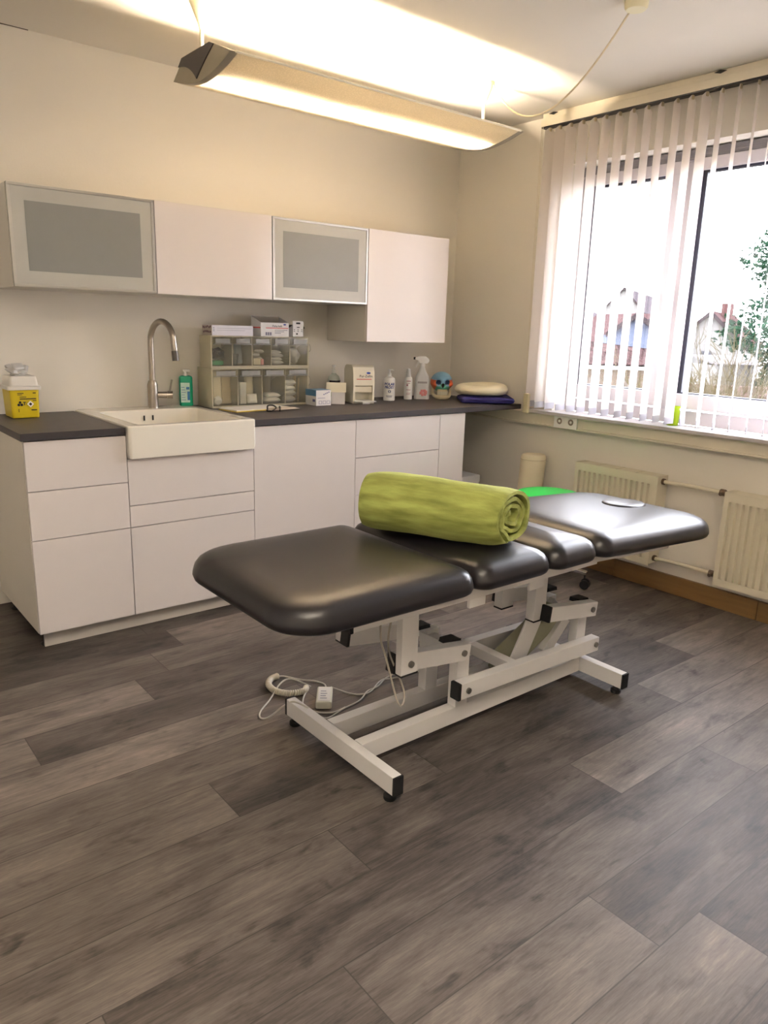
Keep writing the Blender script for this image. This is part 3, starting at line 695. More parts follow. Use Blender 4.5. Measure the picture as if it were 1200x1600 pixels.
# blue lettered pump bottle
t = thing('gel_bottle', (2.118, -.215, ZT), 'white pump bottle with bold blue lettering right of the dispenser', 'bottle', rz=-.62)
bm = NB(); lathe(bm, [(.033, .001), (.0355, .004), (.0355, .122), (.031, .137), (.016, .145), (.014, .150)], (0, 0, 0), 28); obj('bottle_body', bm, M_white, t, local=True)
bm = NB(); pump_head(bm, .150, .85, (.8, -.5)); obj('pump', bm, M_white, t, local=True)
def wrap(o, r):
    for v in o.data.vertices:
        a = v.co.x/r; rr_ = r-v.co.y*0+.0004
        v.co.x, v.co.y = rr_*sin(a), -rr_*cos(a)
    return o
for body, z in (('POLAR', .101), ('FROST', .082)):
    wrap(text(body, .0215, M_blue, t, (0, 0, z), (pi/2, 0, 0), bold=.0008), .0356)
bm = NB(); lathe(bm, [(.009, 0), (.009, .0008), (.006, .0008), (.006, 0)], (0, 0, 0), 18, M=Matrix.Translation((0, -.0352, .058)) @ Matrix.Rotation(pi/2, 4, 'X')); obj('logo', bm, mat('grey blue print', (92,112,140), .6), t, local=True)
bm = NB(); band(bm, .0358, .030, .033, R(235), R(300)); band(bm, .0358, .024, .027, R(240), R(295)); obj('print', bm, mat('grey print', (120,120,140), .6), t, local=True)
# slim spray bottle
t = thing('spray_bottle', (2.284, -.2, ZT), 'slim white spray bottle with tapered cap between blue lettered bottle and trigger bottle', 'bottle', rz=-.62)
bm = NB(); lathe(bm, [(.024, .001), (.026, .004), (.026, .122), (.022, .134), (.015, .140)], (0, 0, 0), 24); obj('bottle_body', bm, M_white, t, local=True)
bm = NB(); lathe(bm, [(.0155, .139), (.015, .150), (.0105, .186), (.009, .190)], (0, 0, 0), 20); obj('cap', bm, mat('translucent cap', (226,226,228), .3), t, local=True)
bm = NB()
for z0, z1, a in ((.112, .117, 300), (.100, .103, 290), (.060, .063, 300), (.04, .042, 295), (.032, .034, 290)): band(bm, .0263, z0, z1, R(238), R(a))
band(bm, .0263, .085, .096, R(240), R(262)); obj('print', bm, mat('rose print', (172,108,124), .6), t, local=True)
# trigger bottle
t = thing('trigger_bottle', (2.384, -.215, ZT), 'white trigger spray bottle next to the coloured skull', 'bottle', rz=-.62)
bm = NB(); t2 = NB(); rings(t2, [[(x, y, z) for x, y in rrect(-w, w, -dd, dd, rr_)] for w, dd, rr_, z in ((.046, .025, .02, .001), (.048, .027, .022, .005), (.047, .027, .022, .05), (.043, .026, .022, .09), (.046, .026, .022, .12), (.040, .024, .02, .145), (.022, .018, .014, .175), (.014, .014, .012, .2), (.014, .014, .012, .215))]); merge(bm, t2)
obj('bottle_body', bm, mat('translucent bottle', (230,230,228), .3, transl=.15), t, local=True)
bm = NB(); lathe(bm, [(.016, .205), (.016, .225)], (0, 0, 0), 16); prism(bm, [(.030, .222), (-.020, .222), (-.030, .240), (-.048, .246), (-.048, .258), (-.02, .266), (.02, .266), (.040, .250), (.042, .236)], 'y', -.012, .012, b=.003); obj('spray_head', bm, M_white, t, local=True)
bm = NB(); cyl(bm, (-.046, 0, .253), (-.058, 0, .253), .008, 12); obj('nozzle', bm, M_ink, t, local=True)
bm = NB(); tube(bm, smooth_path([(-.024, 0, .238), (-.030, 0, .222), (-.044, 0, .200)], 4), .0055, 8); obj('trigger', bm, M_white, t, local=True)
bm = NB()
for i in range(7):
    a = i*1.1; pouch(bm, (.008+.016*cos(a), -.0272, .042+.012*sin(a)), .016, .02, .0016, tilt=pi/2, rz=0, seed=i)
obj('print', bm, mat('rose blossom', (222,140,140), .6), t, local=True)
bm = NB(); box(bm, -.030, .030, -.0276, -.027, .10, .112, .001); obj('label_sticker', bm, mat('grey label', (176,170,170), .6), t, local=True)

# ---- coloured anatomical skull
sku = thing('model_skull', (2.535, -.235, ZT), 'coloured anatomical model skull beside the cream cushion', 'skull model', rz=-.62)
K = [mat('skull blue', (122,166,196), .45, var=.06), mat('skull orange', (214,98,58), .45, var=.06), mat('skull green', (84,160,134), .45, var=.06), mat('skull cavity', (30,24,24), .8), mat('skull bone', (232,218,182), .5, var=.05), mat('skull dark blue', (48,70,100), .6)]
bm = NB(); bmesh.ops.create_icosphere(bm, subdivisions=5, radius=1)
def gs(v, c, w): return math.exp(-((v.x-c[0])**2+(v.z-c[1])**2)/(w*w)) if v.y < 0 else 0
for v in bm.verts:
    n = v.co.copy(); x, y, z = n
    X, Y, Z = x*.071, y*.088, z*.068
    if z < -.15: X *= 1-.28*(-z-.15); 
    if z < 0 and y > .2: Z *= .8
    if y < 0:
        Y -= .006*math.exp(-((z+.55)**2)/.09)*math.exp(-(x*x)/.3)          # maxilla comes forward
        for sx in (-1, 1):
            k = gs(n, (.40*sx, .06), .23); Y += .030*min(1, k*1.5); 
            Y -= .010*gs(n, (.40*sx, .34), .22)                            # brow
            b = gs(n, (.72*sx, -.16), .22); X += sx*.008*b; Y -= .010*b     # cheek bone
            b = gs(n, (.80*sx, .28), .22); X -= sx*.008*b
        k = gs(n, (0, -.22), .15); Y += .022*min(1, k*1.4)
    v.co = Vector((X, Y+.0, Z+.103))
for f in bm.faces:
    c = f.calc_center_median(); x, z, y = c.x/.071, (c.z-.103)/.068, c.y/.088
    mi = 0
    if y < .15:
        eye = min(math.hypot((x-.40*s)/.24, (z-.06)/.22) for s in (-1, 1)); nose = math.hypot(x/.13, (z+.22)/.21)
        if eye < 1: mi = 5 if eye > .0 else 3
        elif nose < 1: mi = 3
        elif z < -.72: mi = 4
        elif z < -.30 and abs(x) < .62: mi = 2
        elif abs(x) > .56 and z < .26: mi = 1
        elif z < -.05 and abs(x) < .25: mi = 2
        elif z < -.3: mi = 1
    elif z < .1: mi = 1
    f.material_index = mi
obj('cranium', bm, K, sku, local=True)
bm = NB()
jaw = smooth_path([(.056, .012, .088), (.056, .004, .055), (.052, -.012, .026), (.036, -.060, .015), (.014, -.082, .014), (-.014, -.082, .014), (-.036, -.060, .015), (-.052, -.012, .026), (-.056, .004, .055), (-.056, .012, .088)], 5)
tube(bm, jaw, [.006+.007*sin(pi*i/(len(jaw)-1)) for i in range(len(jaw))], 10)
for v in bm.verts:
    if v.co.z < .0015: v.co.z = .0015
obj('mandible', bm, K[4], sku, local=True)
bm = NB()
for rowz, hh in ((.046, .011), (.034, .011)):
    for i in range(10):
        a = (i-4.5)/4.5*.95; bxx, byy = .036*sin(a), -.054-.032*cos(a)+.004
        box(bm, -.0035, .0035, -.004, .004, rowz-hh/2, rowz+hh/2, .0012, 2, Matrix.Translation((bxx, byy, 0)) @ Matrix.Rotation(a, 4, 'Z'))
obj('teeth', bm, mat('teeth ivory', (240,234,214), .35), sku, local=True)
bm = NB(); rings(bm, [[(.033*sin(a), -.05-.028*cos(a), z) for a in [k*pi/8 for k in range(16)]] for z in (.020, .064)]); obj('tooth_ridge', bm, K[4], sku, local=True)

# ---- cushions on the counter end
t = thing('navy_cushion', (2.63, -.535, ZT), 'flat navy blue cushion lying under the cream one at the counter end', 'cushion', rz=-.66)
bm = NB(); rings(bm, [[(x, y, z) for x, y in rrect(-.165+i, .165-i, -.12+i, .12-i, .02)] for i, z in ((.014, .001), (.003, .008), (0, .020), (.003, .034), (.016, .040), (.06, .042))])
for v in bm.verts:
    if v.co.z > .005: v.co.z += .006*noise.noise(v.co*14)*(1 if v.co.z > .015 else 0)
obj('cushion_body', bm, mat('navy cloth', (26,24,96), .85, var=.2, bump=.2, bscale=200), t, local=True)
bm = NB(); tube(bm, smooth_path([(x, y, .022) for x, y in rrect(-.1655, .1655, -.1205, .1205, .02, 3)]+[(-.1655, -.1005, .022)], 1), .0022, 6); obj('piping', bm, mat('navy piping', (20,18,70), .8), t, local=True)
t = thing('ring_cushion', (2.605, -.52, ZT+.047), 'cream ring shaped face cushion lying on the navy cushion', 'cushion', rz=-.66)
bm = NB(); n, m = 48, 16; RV = []
for i in range(n):
    a = 2*pi*i/n; ring = []
    rmaj = .098; hx = 1.2
    rm = .048*(1+.05*sin(a*3+1)); hh = .033*(1+.12*sin(a+.6))
    for j in range(m):
        b = 2*pi*j/m; r_ = rm*cos(b); zz = hh*sin(b)
        wr = .002*noise.noise(Vector((a*6, b*2, 0)))
        ring.append(bm.verts.new(((rmaj*hx+r_+wr)*cos(a), (rmaj*.80+r_+wr)*sin(a), max(.0005, hh+zz))))
    RV.append(ring)
for i in range(n):
    for j in range(m): bm.faces.new((RV[i][j], RV[(i+1) % n][j], RV[(i+1) % n][(j+1) % m], RV[i][(j+1) % m]))
obj('cushion_body', bm, mat('cream vinyl', (238,228,198), .45, var=.03, bump=.05), t, local=True)

# ------------------------------------------------------------------ vertical blind
bl = thing('vertical_blind', (2.775, -1.65, 2.49), 'white vertical slat blind hanging in front of the window', 'blind')
BX = 2.775
bm = NB(); box(bm, 2.762, XW-.002, -4.3, -.725, 2.508, CEIL-.001, .002); box(bm, 2.752, 2.800, -4.3, -.722, 2.470, 2.509, .002); obj('head_rail', bm, mat('rail white', (238,228,206), .35), bl)
bm = NB(); box(bm, 2.7535, 2.798, -4.3, -.725, 2.463, 2.4705); obj('rail_slot', bm, M_black, bl)
for yy in (-.80, -1.76): 
    bm = NB(); prism(bm, [(yy-.03, 2.532), (yy, 2.524), (yy+.03, 2.532), (yy, 2.538)], 'x', 2.756, 2.763); obj('bracket_clip', bm, M_black, bl)
M_slat = mat('slat fabric', (250,244,240), .8, var=.01, scale=30, transl=.5)
def slat_angle(y):
    K_ = [(-.75, -4), (-.95, 0), (-1.1, 4), (-1.3, 7), (-1.5, 9), (-1.58, 8), (-1.66, 6), (-1.72, -4), (-1.76, 13), (-1.86, 17), (-1.95, 20), (-2.02, 24), (-2.1, 22), (-2.2, 23.5), (-2.4, 25), (-4.4, 30)]
    for (a, p), (b, q) in zip(K_, K_[1:]):
        if a >= y >= b: return R(p+(q-p)*(a-y)/(a-b))
    return 0
sy = [-.775, -.845, -.92, -1.0, -1.075, -1.146, -1.228, -1.309, -1.392, -1.468, -1.55, -1.627, -1.70, -1.775, -1.859, -1.942, -2.019, -2.105, -2.184, -2.268, -2.35, -2.43, -2.51, -2.59, -2.67, -2.75, -2.83, -2.91, -2.99, -3.07, -3.15, -3.23, -3.31]
for i, y in enumerate(sy):
    a = slat_angle(y); bm = NB(); hw = .0445
    g = []
    for k, z in enumerate((.905, .945, 1.6, 2.2, 2.44, 2.462)):
        row = []
        for s in range(5):
            u = (s/4*2-1)*hw*(1 if z < 2.45 else .25); bow = .003*(1-(u/hw)**2)
            row.append(bm.verts.new((BX+u*cos(a)-bow*sin(a), y+u*sin(a)+bow*cos(a), z)))
        g.append(row)
    for r0, r1 in zip(g, g[1:]):
        for s in range(4): bm.faces.new((r0[s], r0[s+1], r1[s+1], r1[s]))
    so = obj('slat', bm, M_slat, bl)
    bm = NB(); box(bm, -hw*.98, hw*.98, -.002, .0005, .0, .036, 0, 2, Matrix.Translation((BX, y, .906)) @ Matrix.Rotation(a, 4, 'Z')); obj('bottom_weight', bm, mat('slat hem', (200,198,206), .7, transl=.2), so)
    bm = NB(); box(bm, BX-.008, BX+.008, y-.004, y+.004, 2.445, 2.472, .001); obj('carrier', bm, mat('carrier beige', (204,190,158), .5), so)
bm = NB()
for dy in (-.004, .006): tube(bm, [(2.745, -.742+dy, 2.47), (2.742, -.752+dy, 1.7), (2.740, -.768+dy*.6, .98)], .0012, 6)
cd = obj('pull_cord', bm, mat('cord white', (214,204,182), .7), bl)
bm = NB(); box(bm, 2.728, 2.750, -.795, -.757, .868, .985, .004); obj('cord_weight', bm, mat('beige weight', (220,210,176), .4), cd)

# ---- sockets
t = thing('power_socket', (2.782, -1.05, .84), 'white double power socket on the duct below the window sill', 'socket')
bm = NB(); box(bm, 2.772, 2.7845, -1.133, -.968, .803, .883, .003); obj('cover_plate', bm, M_white, t)
for yy in (-1.010, -1.091):
    bm = NB(); lathe(bm, [(.024, 0), (.024, .004), (.0215, .004), (.019, -.004), (.004, -.005)], (0, 0, 0), 24, M=Matrix.Translation((2.7735, yy, .843)) @ Matrix.Rotation(-pi/2, 4, 'Y'))
    si = obj('socket_insert', bm, M_white, t)
    bm = NB(); lathe(bm, [(.0185, 0), (.0185, .001)], (0, 0, 0), 20, M=Matrix.Translation((2.7722, yy, .843)) @ Matrix.Rotation(-pi/2, 4, 'Y')); obj('socket_well', bm, mat('socket shade', (120,108,96), .6), si)
    bm = NB(); lathe(bm, [(.008, 0), (.008, .0016)], (0, 0, 0), 14, M=Matrix.Translation((2.7716, yy, .843)) @ Matrix.Rotation(-pi/2, 4, 'Y')); obj('socket_centre', bm, M_white, si)
# ---- green tealight glass on the sill
t = thing('tealight_glass', (2.85, -1.68, .8925), 'small green glass standing on the window sill behind the blind', 'glass')
bm = NB(); lathe(bm, [(.026, 0), (.030, .004), (.032, .10), (.030, .10), (.028, .012), (.001, .012)], (0, 0, 0), 24, cap=False); bm.faces.new([v for v in bm.verts if abs(v.co.z) < 1e-6][::-1])
obj('glass_wall', bm, mat('green glass', (176,200,40), .15, transl=.5), t, local=True)
bm = NB(); lathe(bm, [(.018, .013), (.018, .03)], (0, 0, 0), 18); obj('candle', bm, mat('dark green wax', (70,110,30), .5), t, local=True)

# ------------------------------------------------------------------ radiators
def radiator(y0, y1, z0, z1, label):
    t = thing('radiator', (2.76, (y0+y1)/2, z0), label, 'radiator')
    xf, xb = 2.718, 2.815
    bm = NB(); n = int(round((y1-y0-.05)/.0335)); p = (y1-y0-.05)/n
    # front sheet with vertical flutes
    prof = [(y0, xf+.002)]
    box(bm, xf, xf+.003, y0, y1, z0, z0+.035); box(bm, xf, xf+.003, y0, y1, z1-.045, z1)
    box(bm, xf, xf+.003, y0, y0+.025, z0+.0352, z1-.0452); box(bm, xf, xf+.003, y1-.025, y1, z0+.0352, z1-.0452)
    T_ = NB(); pr = []
    for i in range(n):
        a = y0+.025+p*i
        pr += [(xf+.001, a), (xf+.001, a+p*.30), (xf+.017, a+p*.42), (xf+.017, a+p*.88), ]
    pr.append((xf+.001, y1-.025))
    A = [T_.verts.new((x, y, z0+.032)) for x, y in pr]; B = [T_.verts.new((x, y, z1-.042)) for x, y in pr]
    for i in range(len(pr)-1): T_.faces.new((A[i], A[i+1], B[i+1], B[i]))
    merge(bm, T_)
    obj('front_panel', bm, M_rad, t)
    bm = NB(); box(bm, xb-.015, xb, y0+.004, y1-.004, z0+.01, z1-.01, .002); obj('rear_panel', bm, M_rad, t)
    for yy in (y0, y1-.002):
        bm = NB(); box(bm, xf+.003, xb, yy, yy+.002, z0+.008, z1, 0); obj('side_panel', bm, M_rad, t)
    bm = NB()
    for i in range(9): box(bm, xf+.006+i*.0112, xf+.011+i*.0112, y0+.003, y1-.003, z1-.006, z1-.002)
    for i in range(5): yy = y0+.02+(y1-y0-.04)*i/4; box(bm, xf+.003, xb, yy-.004, yy+.004, z1-.0055, z1-.0005)
    obj('top_grille', bm, M_rad, t)
    for yy in (y0+.12, y1-.12):
        bm = NB(); box(bm, xb-.002, XW-.0005, yy-.015, yy+.015, z0+.03, z1-.06, .002); obj('wall_bracket', bm, M_rad, t)
    return t
radiator(-1.715, -1.190, .150, .634, 'smaller cream panel radiator behind the head of the table')
radiator(-3.20, -2.075, .150, .622, 'larger cream panel radiator at the right edge of the photo')
def pipe(z, label, dz=0):
    t = thing('heating_pipe', (2.765, -1.9, z), label, 'pipe')
    bm = NB(); tube(bm, smooth_path([(2.765, -1.724, z), (2.765, -1.76, z), (2.775, -1.80, z), (2.778, -1.86, z), (2.778, -2.03, z)], 5), .0105, 12); obj('pipe_run', bm, M_rad, t)
    bm = NB(); cyl(bm, (2.765, -1.7145, z), (2.765, -1.727, z), .016, 14); obj('union', bm, mat('dark brass', (110,92,74), .5, metal=.6), t)
    bm = NB(); cyl(bm, (2.775, -2.025, z), (2.775, -2.05, z), .017, 8); cyl(bm, (2.775, -2.05, z), (2.775, -2.0752, z), .011, 10); cyl(bm, (2.775, -2.04, z), (2.745, -2.04, z-.004), .010, 10); obj('valve', bm, mat('tarnished valve', (128,112,98), .45, metal=.7), t)
pipe(.605, 'upper cream heating pipe between the two radiators'); pipe(.185, 'lower cream heating pipe between the two radiators')

# ------------------------------------------------------------------ pendant lamp
LY = -.865; LX0, LX1 = .61, 2.18
lamp = thing('pendant_lamp', (1.395, LY, 2.25), 'long white pendant ceiling lamp with dark grey end cap', 'lamp')
M_trough = bpy.data.materials.new('perforated sheet'); M_trough.use_nodes = True
nt = M_trough.node_tree; N = nt.nodes; L = nt.links
bs = N['Principled BSDF']; bs.inputs['Base Color'].default_value = lin((176,166,140))+(1,); bs.inputs['Roughness'].default_value = .5
tl = N.new('ShaderNodeBsdfTranslucent'); tl.inputs[0].default_value = lin((255,240,214))+(1,)
wv = N.new('ShaderNodeTexVoronoi'); wv.inputs['Scale'].default_value = 160
tc = N.new('ShaderNodeTexCoord'); L.new(tc.outputs['Object'], wv.inputs['Vector'])
mr = N.new('ShaderNodeMapRange'); mr.inputs['From Min'].default_value = .15; mr.inputs['From Max'].default_value = .5; mr.inputs['To Min'].default_value = .30; mr.inputs['To Max'].default_value = .12
L.new(wv.outputs['Distance'], mr.inputs['Value'])
ms = N.new('ShaderNodeMixShader'); L.new(mr.outputs[0], ms.inputs[0]); L.new(bs.outputs[0], ms.inputs[1]); L.new(tl.outputs[0], ms.inputs[2]); L.new(ms.outputs[0], N['Material Output'].inputs['Surface'])
def lz(s): return 2.243+.046*(abs(s)/.245)**1.7
bm = NB(); prof = []
for i in range(33):
    s = -.245+.49*i/32; prof.append((LY+s, lz(s)))
top = [(y, z+.0025) for y, z in prof[::-1]]
for (y0, z0), (y1, z1), (y2, z2), (y3, z3) in zip(prof, prof[1:], top[::-1], top[::-1][1:]):
    for q in ((y0, z0, y1, z1),):
        bm.faces.new([bm.verts.new(v) for v in ((LX0+.028, q[0], q[1]), (LX1-.028, q[0], q[1]), (LX1-.028, q[2], q[3]), (LX0+.028, q[2], q[3]))])
bmesh.ops.remove_doubles(bm, verts=bm.verts, dist=.0004)
obj('reflector_trough', bm, M_trough, lamp)
for s in (-1, 1):
    bm = NB(); yy = LY+s*.243; tube(bm, [(LX0+.02, yy, 2.290), (LX1-.02, yy, 2.290)], .005, 8); obj('edge_bead', bm, mat('lamp edge', (238,230,210), .4), lamp)
for xa, xb, out in ((LX0, LX0+.030, -1), (LX1-.030, LX1, 1)):
    low_ = [(LY-.245+.49*i/16, lz(-.245+.49*i/16)-.001) for i in range(17)]
    poly = low_+[(LY+.20, 2.318), (LY+.155, 2.352), (LY-.085, 2.352), (LY-.165, 2.322)]
    bm = NB(); prism(bm, poly, 'x', xa, xb); cap = obj('end_cap', bm, mat('lamp grey', (150,142,124), .5), lamp)
    cx = xa if out < 0 else xb; bm = NB()
    cp = [(LY+.155, 2.353), (LY-.085, 2.353), (LY-.118, 2.340)]
    for i in range(1, 8): t_ = i/8; a = Vector((LY-.118, 2.340)); b = Vector((LY+.03, 2.254)); c = Vector((LY-.035, 2.300)); p = a*(1-t_)**2+c*2*t_*(1-t_)+b*t_**2; cp.append((p.x, p.y))
    cp.append((LY+.03, 2.254))
    for i in range(1, 9): t_ = i/8; b = Vector((LY+.190, 2.328)); a = Vector((LY+.03, 2.254)); c = Vector((LY+.085, 2.318)); p = a*(1-t_)**2+c*2*t_*(1-t_)+b*t_**2; cp.append((p.x, p.y))
    prism(bm, cp, 'x', min(cx+out*.004, cx-out*.002), max(cx+out*.004, cx-out*.002)); obj('cap_plate', bm, mat('anthracite cap', (48,44,44), .5), cap)
bm = NB(); cyl(bm, (LX0+.05, LY, 2.275), (LX1-.05, LY, 2.275), .013, 14)
M_tube = mat('fluorescent tube', (255,244,224), .5, emit=(255,233,203), estr=300)
obj('light_tube', bm, M_tube, lamp)
for s in (-1, 1):
    bm = NB(); prism(bm, [(LY+s*.045, 2.262), (LY+s*.047, 2.262), (LY+s*.078, 2.336), (LY+s*.075, 2.336)], 'x', LX0+.032, LX1-.032); obj('inner_reflector', bm, mat('white reflector', (244,242,238), .5, transl=.12), lamp)
M_cone = mat('ivory canopy', (240,232,196), .4)
for px, py in ((.643, -.815), (2.123, -.885)):
    bm = NB(); lathe(bm, [(.0085, -.105), (.012, -.09), (.045, -.012), (.046, -.0005)], (px, py, CEIL), 28); obj('ceiling_canopy', bm, M_cone, lamp)
    bm = NB(); cyl(bm, (px, py, 2.30), (px, py, CEIL-.09), .0075, 14); obj('suspension_rod', bm, M_cone, lamp)
bm = NB(); pts = []
P0, P1 = Vector((2.145, -.915, 2.530)), Vector((1.848, -1.9, 2.528))
for i in range(25):
    t_ = i/24; p = P0.lerp(P1, t_); p.z -= 4*.235*t_*(1-t_)*(1.18-.36*t_); pts.append(p)
tube(bm, pts, .0042, 8); obj('power_cable', bm, mat('cable white', (232,218,190), .5), lamp)
bm = NB(); lathe(bm, [(.036, -.030), (.042, -.022), (.044, -.0005)], (1.845, -1.915, CEIL), 24); obj('ceiling_rose', bm, M_cone, lamp)

# ------------------------------------------------------------------ treatment table
YC = -2.045
bed = thing('treatment_table', (1.05, YC, 0), 'black padded treatment table on a white steel lifting frame', 'treatment table')
def mirror(y): return 2*YC-y
for x0, x1 in ((.436, .470), (1.568, 1.604)):
    bm = NB(); box(bm, x0, x1, -2.335, -1.755, .03, .09, .003); obj('foot_bar', bm, M_bed, bed)
for ya, yb in ((-2.142, -2.102), (-1.988, -1.948)):
    bm = NB(); box(bm, .471, 1.567, ya, yb, .03, .09, .003); obj('base_rail', bm, M_bed, bed)
for x in (.453, 1.586):
    for s, y in ((-1, -2.335), (1, -1.755)):
        bm = NB(); box(bm, x-.0185, x+.0185, min(y, y+s*.008), max(y, y+s*.008), .0295, .0905, .002); obj('end_cap', bm, M_rub, bed)
        bm = NB(); lathe(bm, [(.018, 0), (.02, .004), (.02, .014), (.012, .018), (.01, .031)], (x, y-s*.03, 0), 14); obj('foot', bm, M_rub, bed)
for mir in (0, 1):
    F = (lambda y: mirror(y)) if mir else (lambda y: y)
    def bx_(bm, x0, x1, ya, yb, z0, z1, b=.003):
        ya, yb = sorted((F(ya), F(yb))); box(bm, x0, x1, ya, yb, z0, z1, b)
    def tilt(bm, xa, za, xb, zb, ya, yb, h):
        ya, yb = sorted((F(ya), F(yb)))
        beam(bm, (xa, (ya+yb)/2, za), (xb, (ya+yb)/2, zb), yb-ya, h)
    # stubs on the base
    bm = NB(); bx_(bm, .872, .930, -2.142, -2.102, .088, .318); obj('support_post', bm, M_bed, bed)
    bm = NB(); bx_(bm, 1.578, 1.634, -2.142, -2.102, .088, .305) if False else bx_(bm, 1.530, 1.586, -2.142, -2.102, .088, .305); obj('support_post', bm, M_bed, bed)
    # lifting arms
    a1 = ((.565, .351, .885, .309), (1.300, .345, 1.585, .306))
    for k, (xa, za, xb, zb) in enumerate(a1):
        bm = NB(); tilt(bm, xa, za, xb, zb, -2.186, -2.146, .058); arm = obj('lift_arm', bm, M_bed, bed)
        bm = NB(); dx = Vector((xb-xa, 0, zb-za)).normalized(); ya, yb = sorted((F(-2.187), F(-2.145)))
        p = Vector((xa, (ya+yb)/2, za)); beam(bm, p-dx*.010, p+dx*.002, yb-ya, .061); obj('end_cap', bm, M_rub, arm)
        bm = NB(); q = Vector((xb-.03, F(-2.186), zb+.004)); cyl(bm, q, q+Vector((0, (1 if mir else -1)*.006, 0)), .011, 10); obj('bolt', bm, M_bolt, arm)
        bm = NB(); ya, yb = sorted((F(-2.146), F(-2.098))); prism(bm, [(xb-.065, zb+.024), (xb-.005, zb+.022), (xb-.008, zb+.036), (xb-.060, zb+.038)], 'y', ya, yb); obj('top_cap', bm, M_rub, arm)
    # parallel beam
    bm = NB(); tilt(bm, .853, .170, 1.622, .150, -2.186, -2.146, .058); bo = obj('link_beam', bm, M_bed, bed)
    bm = NB(); tilt(bm, .840, .1703, .854, .170, -2.187, -2.145, .061); obj('end_cap', bm, M_rub, bo)
    for xq, zq in ((.886, .168), (1.600, .152)):
        bm = NB(); q = Vector((xq, F(-2.186), zq)); cyl(bm, q, q+Vector((0, (1 if mir else -1)*.006, 0)), .011, 10); obj('bolt', bm, M_bolt, bo)
    # uprights to the top frame
    bm = NB(); bx_(bm, .556, .622, -2.216, -2.188, .325, .598); up = obj('upright', bm, M_bed, bed)
    bm = NB(); q = Vector((.594, F(-2.216), .357)); cyl(bm, q, q+Vector((0, (1 if mir else -1)*.006, 0)), .011, 10); obj('bolt', bm, M_bolt, up)
    bm = NB(); bx_(bm, .556, .624, -2.217, -2.187, .320, .326, .001); obj('end_cap', bm, M_rub, up)
    bm = NB(); bx_(bm, 1.255, 1.320, -2.144, -2.104, .315, .598); up = obj('upright', bm, M_bed, bed)
    bm = NB(); bx_(bm, 1.254, 1.321, -2.145, -2.103, .310, .316, .001); obj('end_cap', bm, M_rub, up)
    # levers between stub top and beam
    bm = NB(); ya, yb = sorted((F(-2.100), F(-2.072))); beam(bm, (1.555, (ya+yb)/2, .290), (1.40, (ya+yb)/2, .135), yb-ya, .05); obj('lever_plate', bm, M_bed, bed)
for x, z in ((1.15, .168), (.89, .285), (1.545, .262)):
    bm = NB(); box(bm, x-.02, x+.02, -2.145, -1.945, z-.02, z+.02, .003); obj('cross_tube', bm, M_bed, bed)
# motor in the middle
M_mot = mat('grey green motor', (150,150,126), .45, var=.06)
bm = NB(); beam(bm, (1.20, -2.045, .125), (1.50, -2.045, .275), .075, .085, .012, up=(0,0,1)); cyl(bm, (1.17, -2.045, .11), (1.24, -2.045, .145), .03, 16); obj('lift_motor', bm, M_mot, bed)
bm = NB(); beam(bm, (1.22, -2.095, .12), (1.335, -2.095, .325), .010, .085, .003); obj('motor_bracket', bm, M_bed, bed)
# top frame
bm = NB(); FZ0, FZ1 = .566, .604
for ya, yb in ((-2.318, -2.284), (mirror(-2.284), mirror(-2.318))): box(bm, .296, 1.36, ya, yb, FZ0, FZ1, .003)
for x in (.60, 1.285): box(bm, x-.02, x+.02, -2.284, mirror(-2.284), FZ0, FZ1, .003)
for x in (.315,): box(bm, x-.015, x+.015, -2.284, mirror(-2.284), FZ0+.002, FZ1, .003)
fr = obj('top_frame', bm, M_bed, bed)
for ya, yb in ((-2.319, -2.283), (mirror(-2.283), mirror(-2.319))):
    bm = NB(); box(bm, .286, .297, ya, yb, FZ0-.001, FZ1+.001, .002); obj('end_cap', bm, M_rub, fr)
HA = -R(3.2); HP = Vector((1.30, 0, .604))
bm = NB()
for ya, yb in ((-2.300, -2.268), (mirror(-2.268), mirror(-2.300))):
    Mh = Matrix.Translation(HP) @ Matrix.Rotation(-HA, 4, 'Y'); box(bm, .07, .56, ya, yb, -.036, -.003, .003, 2, Mh)
for x in (.2, .5): box(bm, x, x+.03, -2.268, mirror(-2.268), -.034, -.006, .003, 2, Mh)
obj('head_frame', bm, M_bed, bed)
# section hinge brackets
for x in (.755, 1.03):
    bm = NB(); box(bm, x-.02, x+.05, -2.312, -2.30, .535, .567, .003); obj('hinge_bracket', bm, M_bed, bed)
bm = NB(); box(bm, .90, .96, mirror(-2.16), mirror(-2.10), .50, .566, .004); cyl(bm, (.93, mirror(-2.16)-.006, .525), (.93, mirror(-2.16), .525), .012, 10); obj('gas_spring_mount', bm, M_bed, bed)
bm = NB(); tube(bm, [(.95, mirror(-2.13), .52), (1.25, mirror(-2.13), .545)], .012, 12); obj('gas_spring', bm, M_chrome, bed)

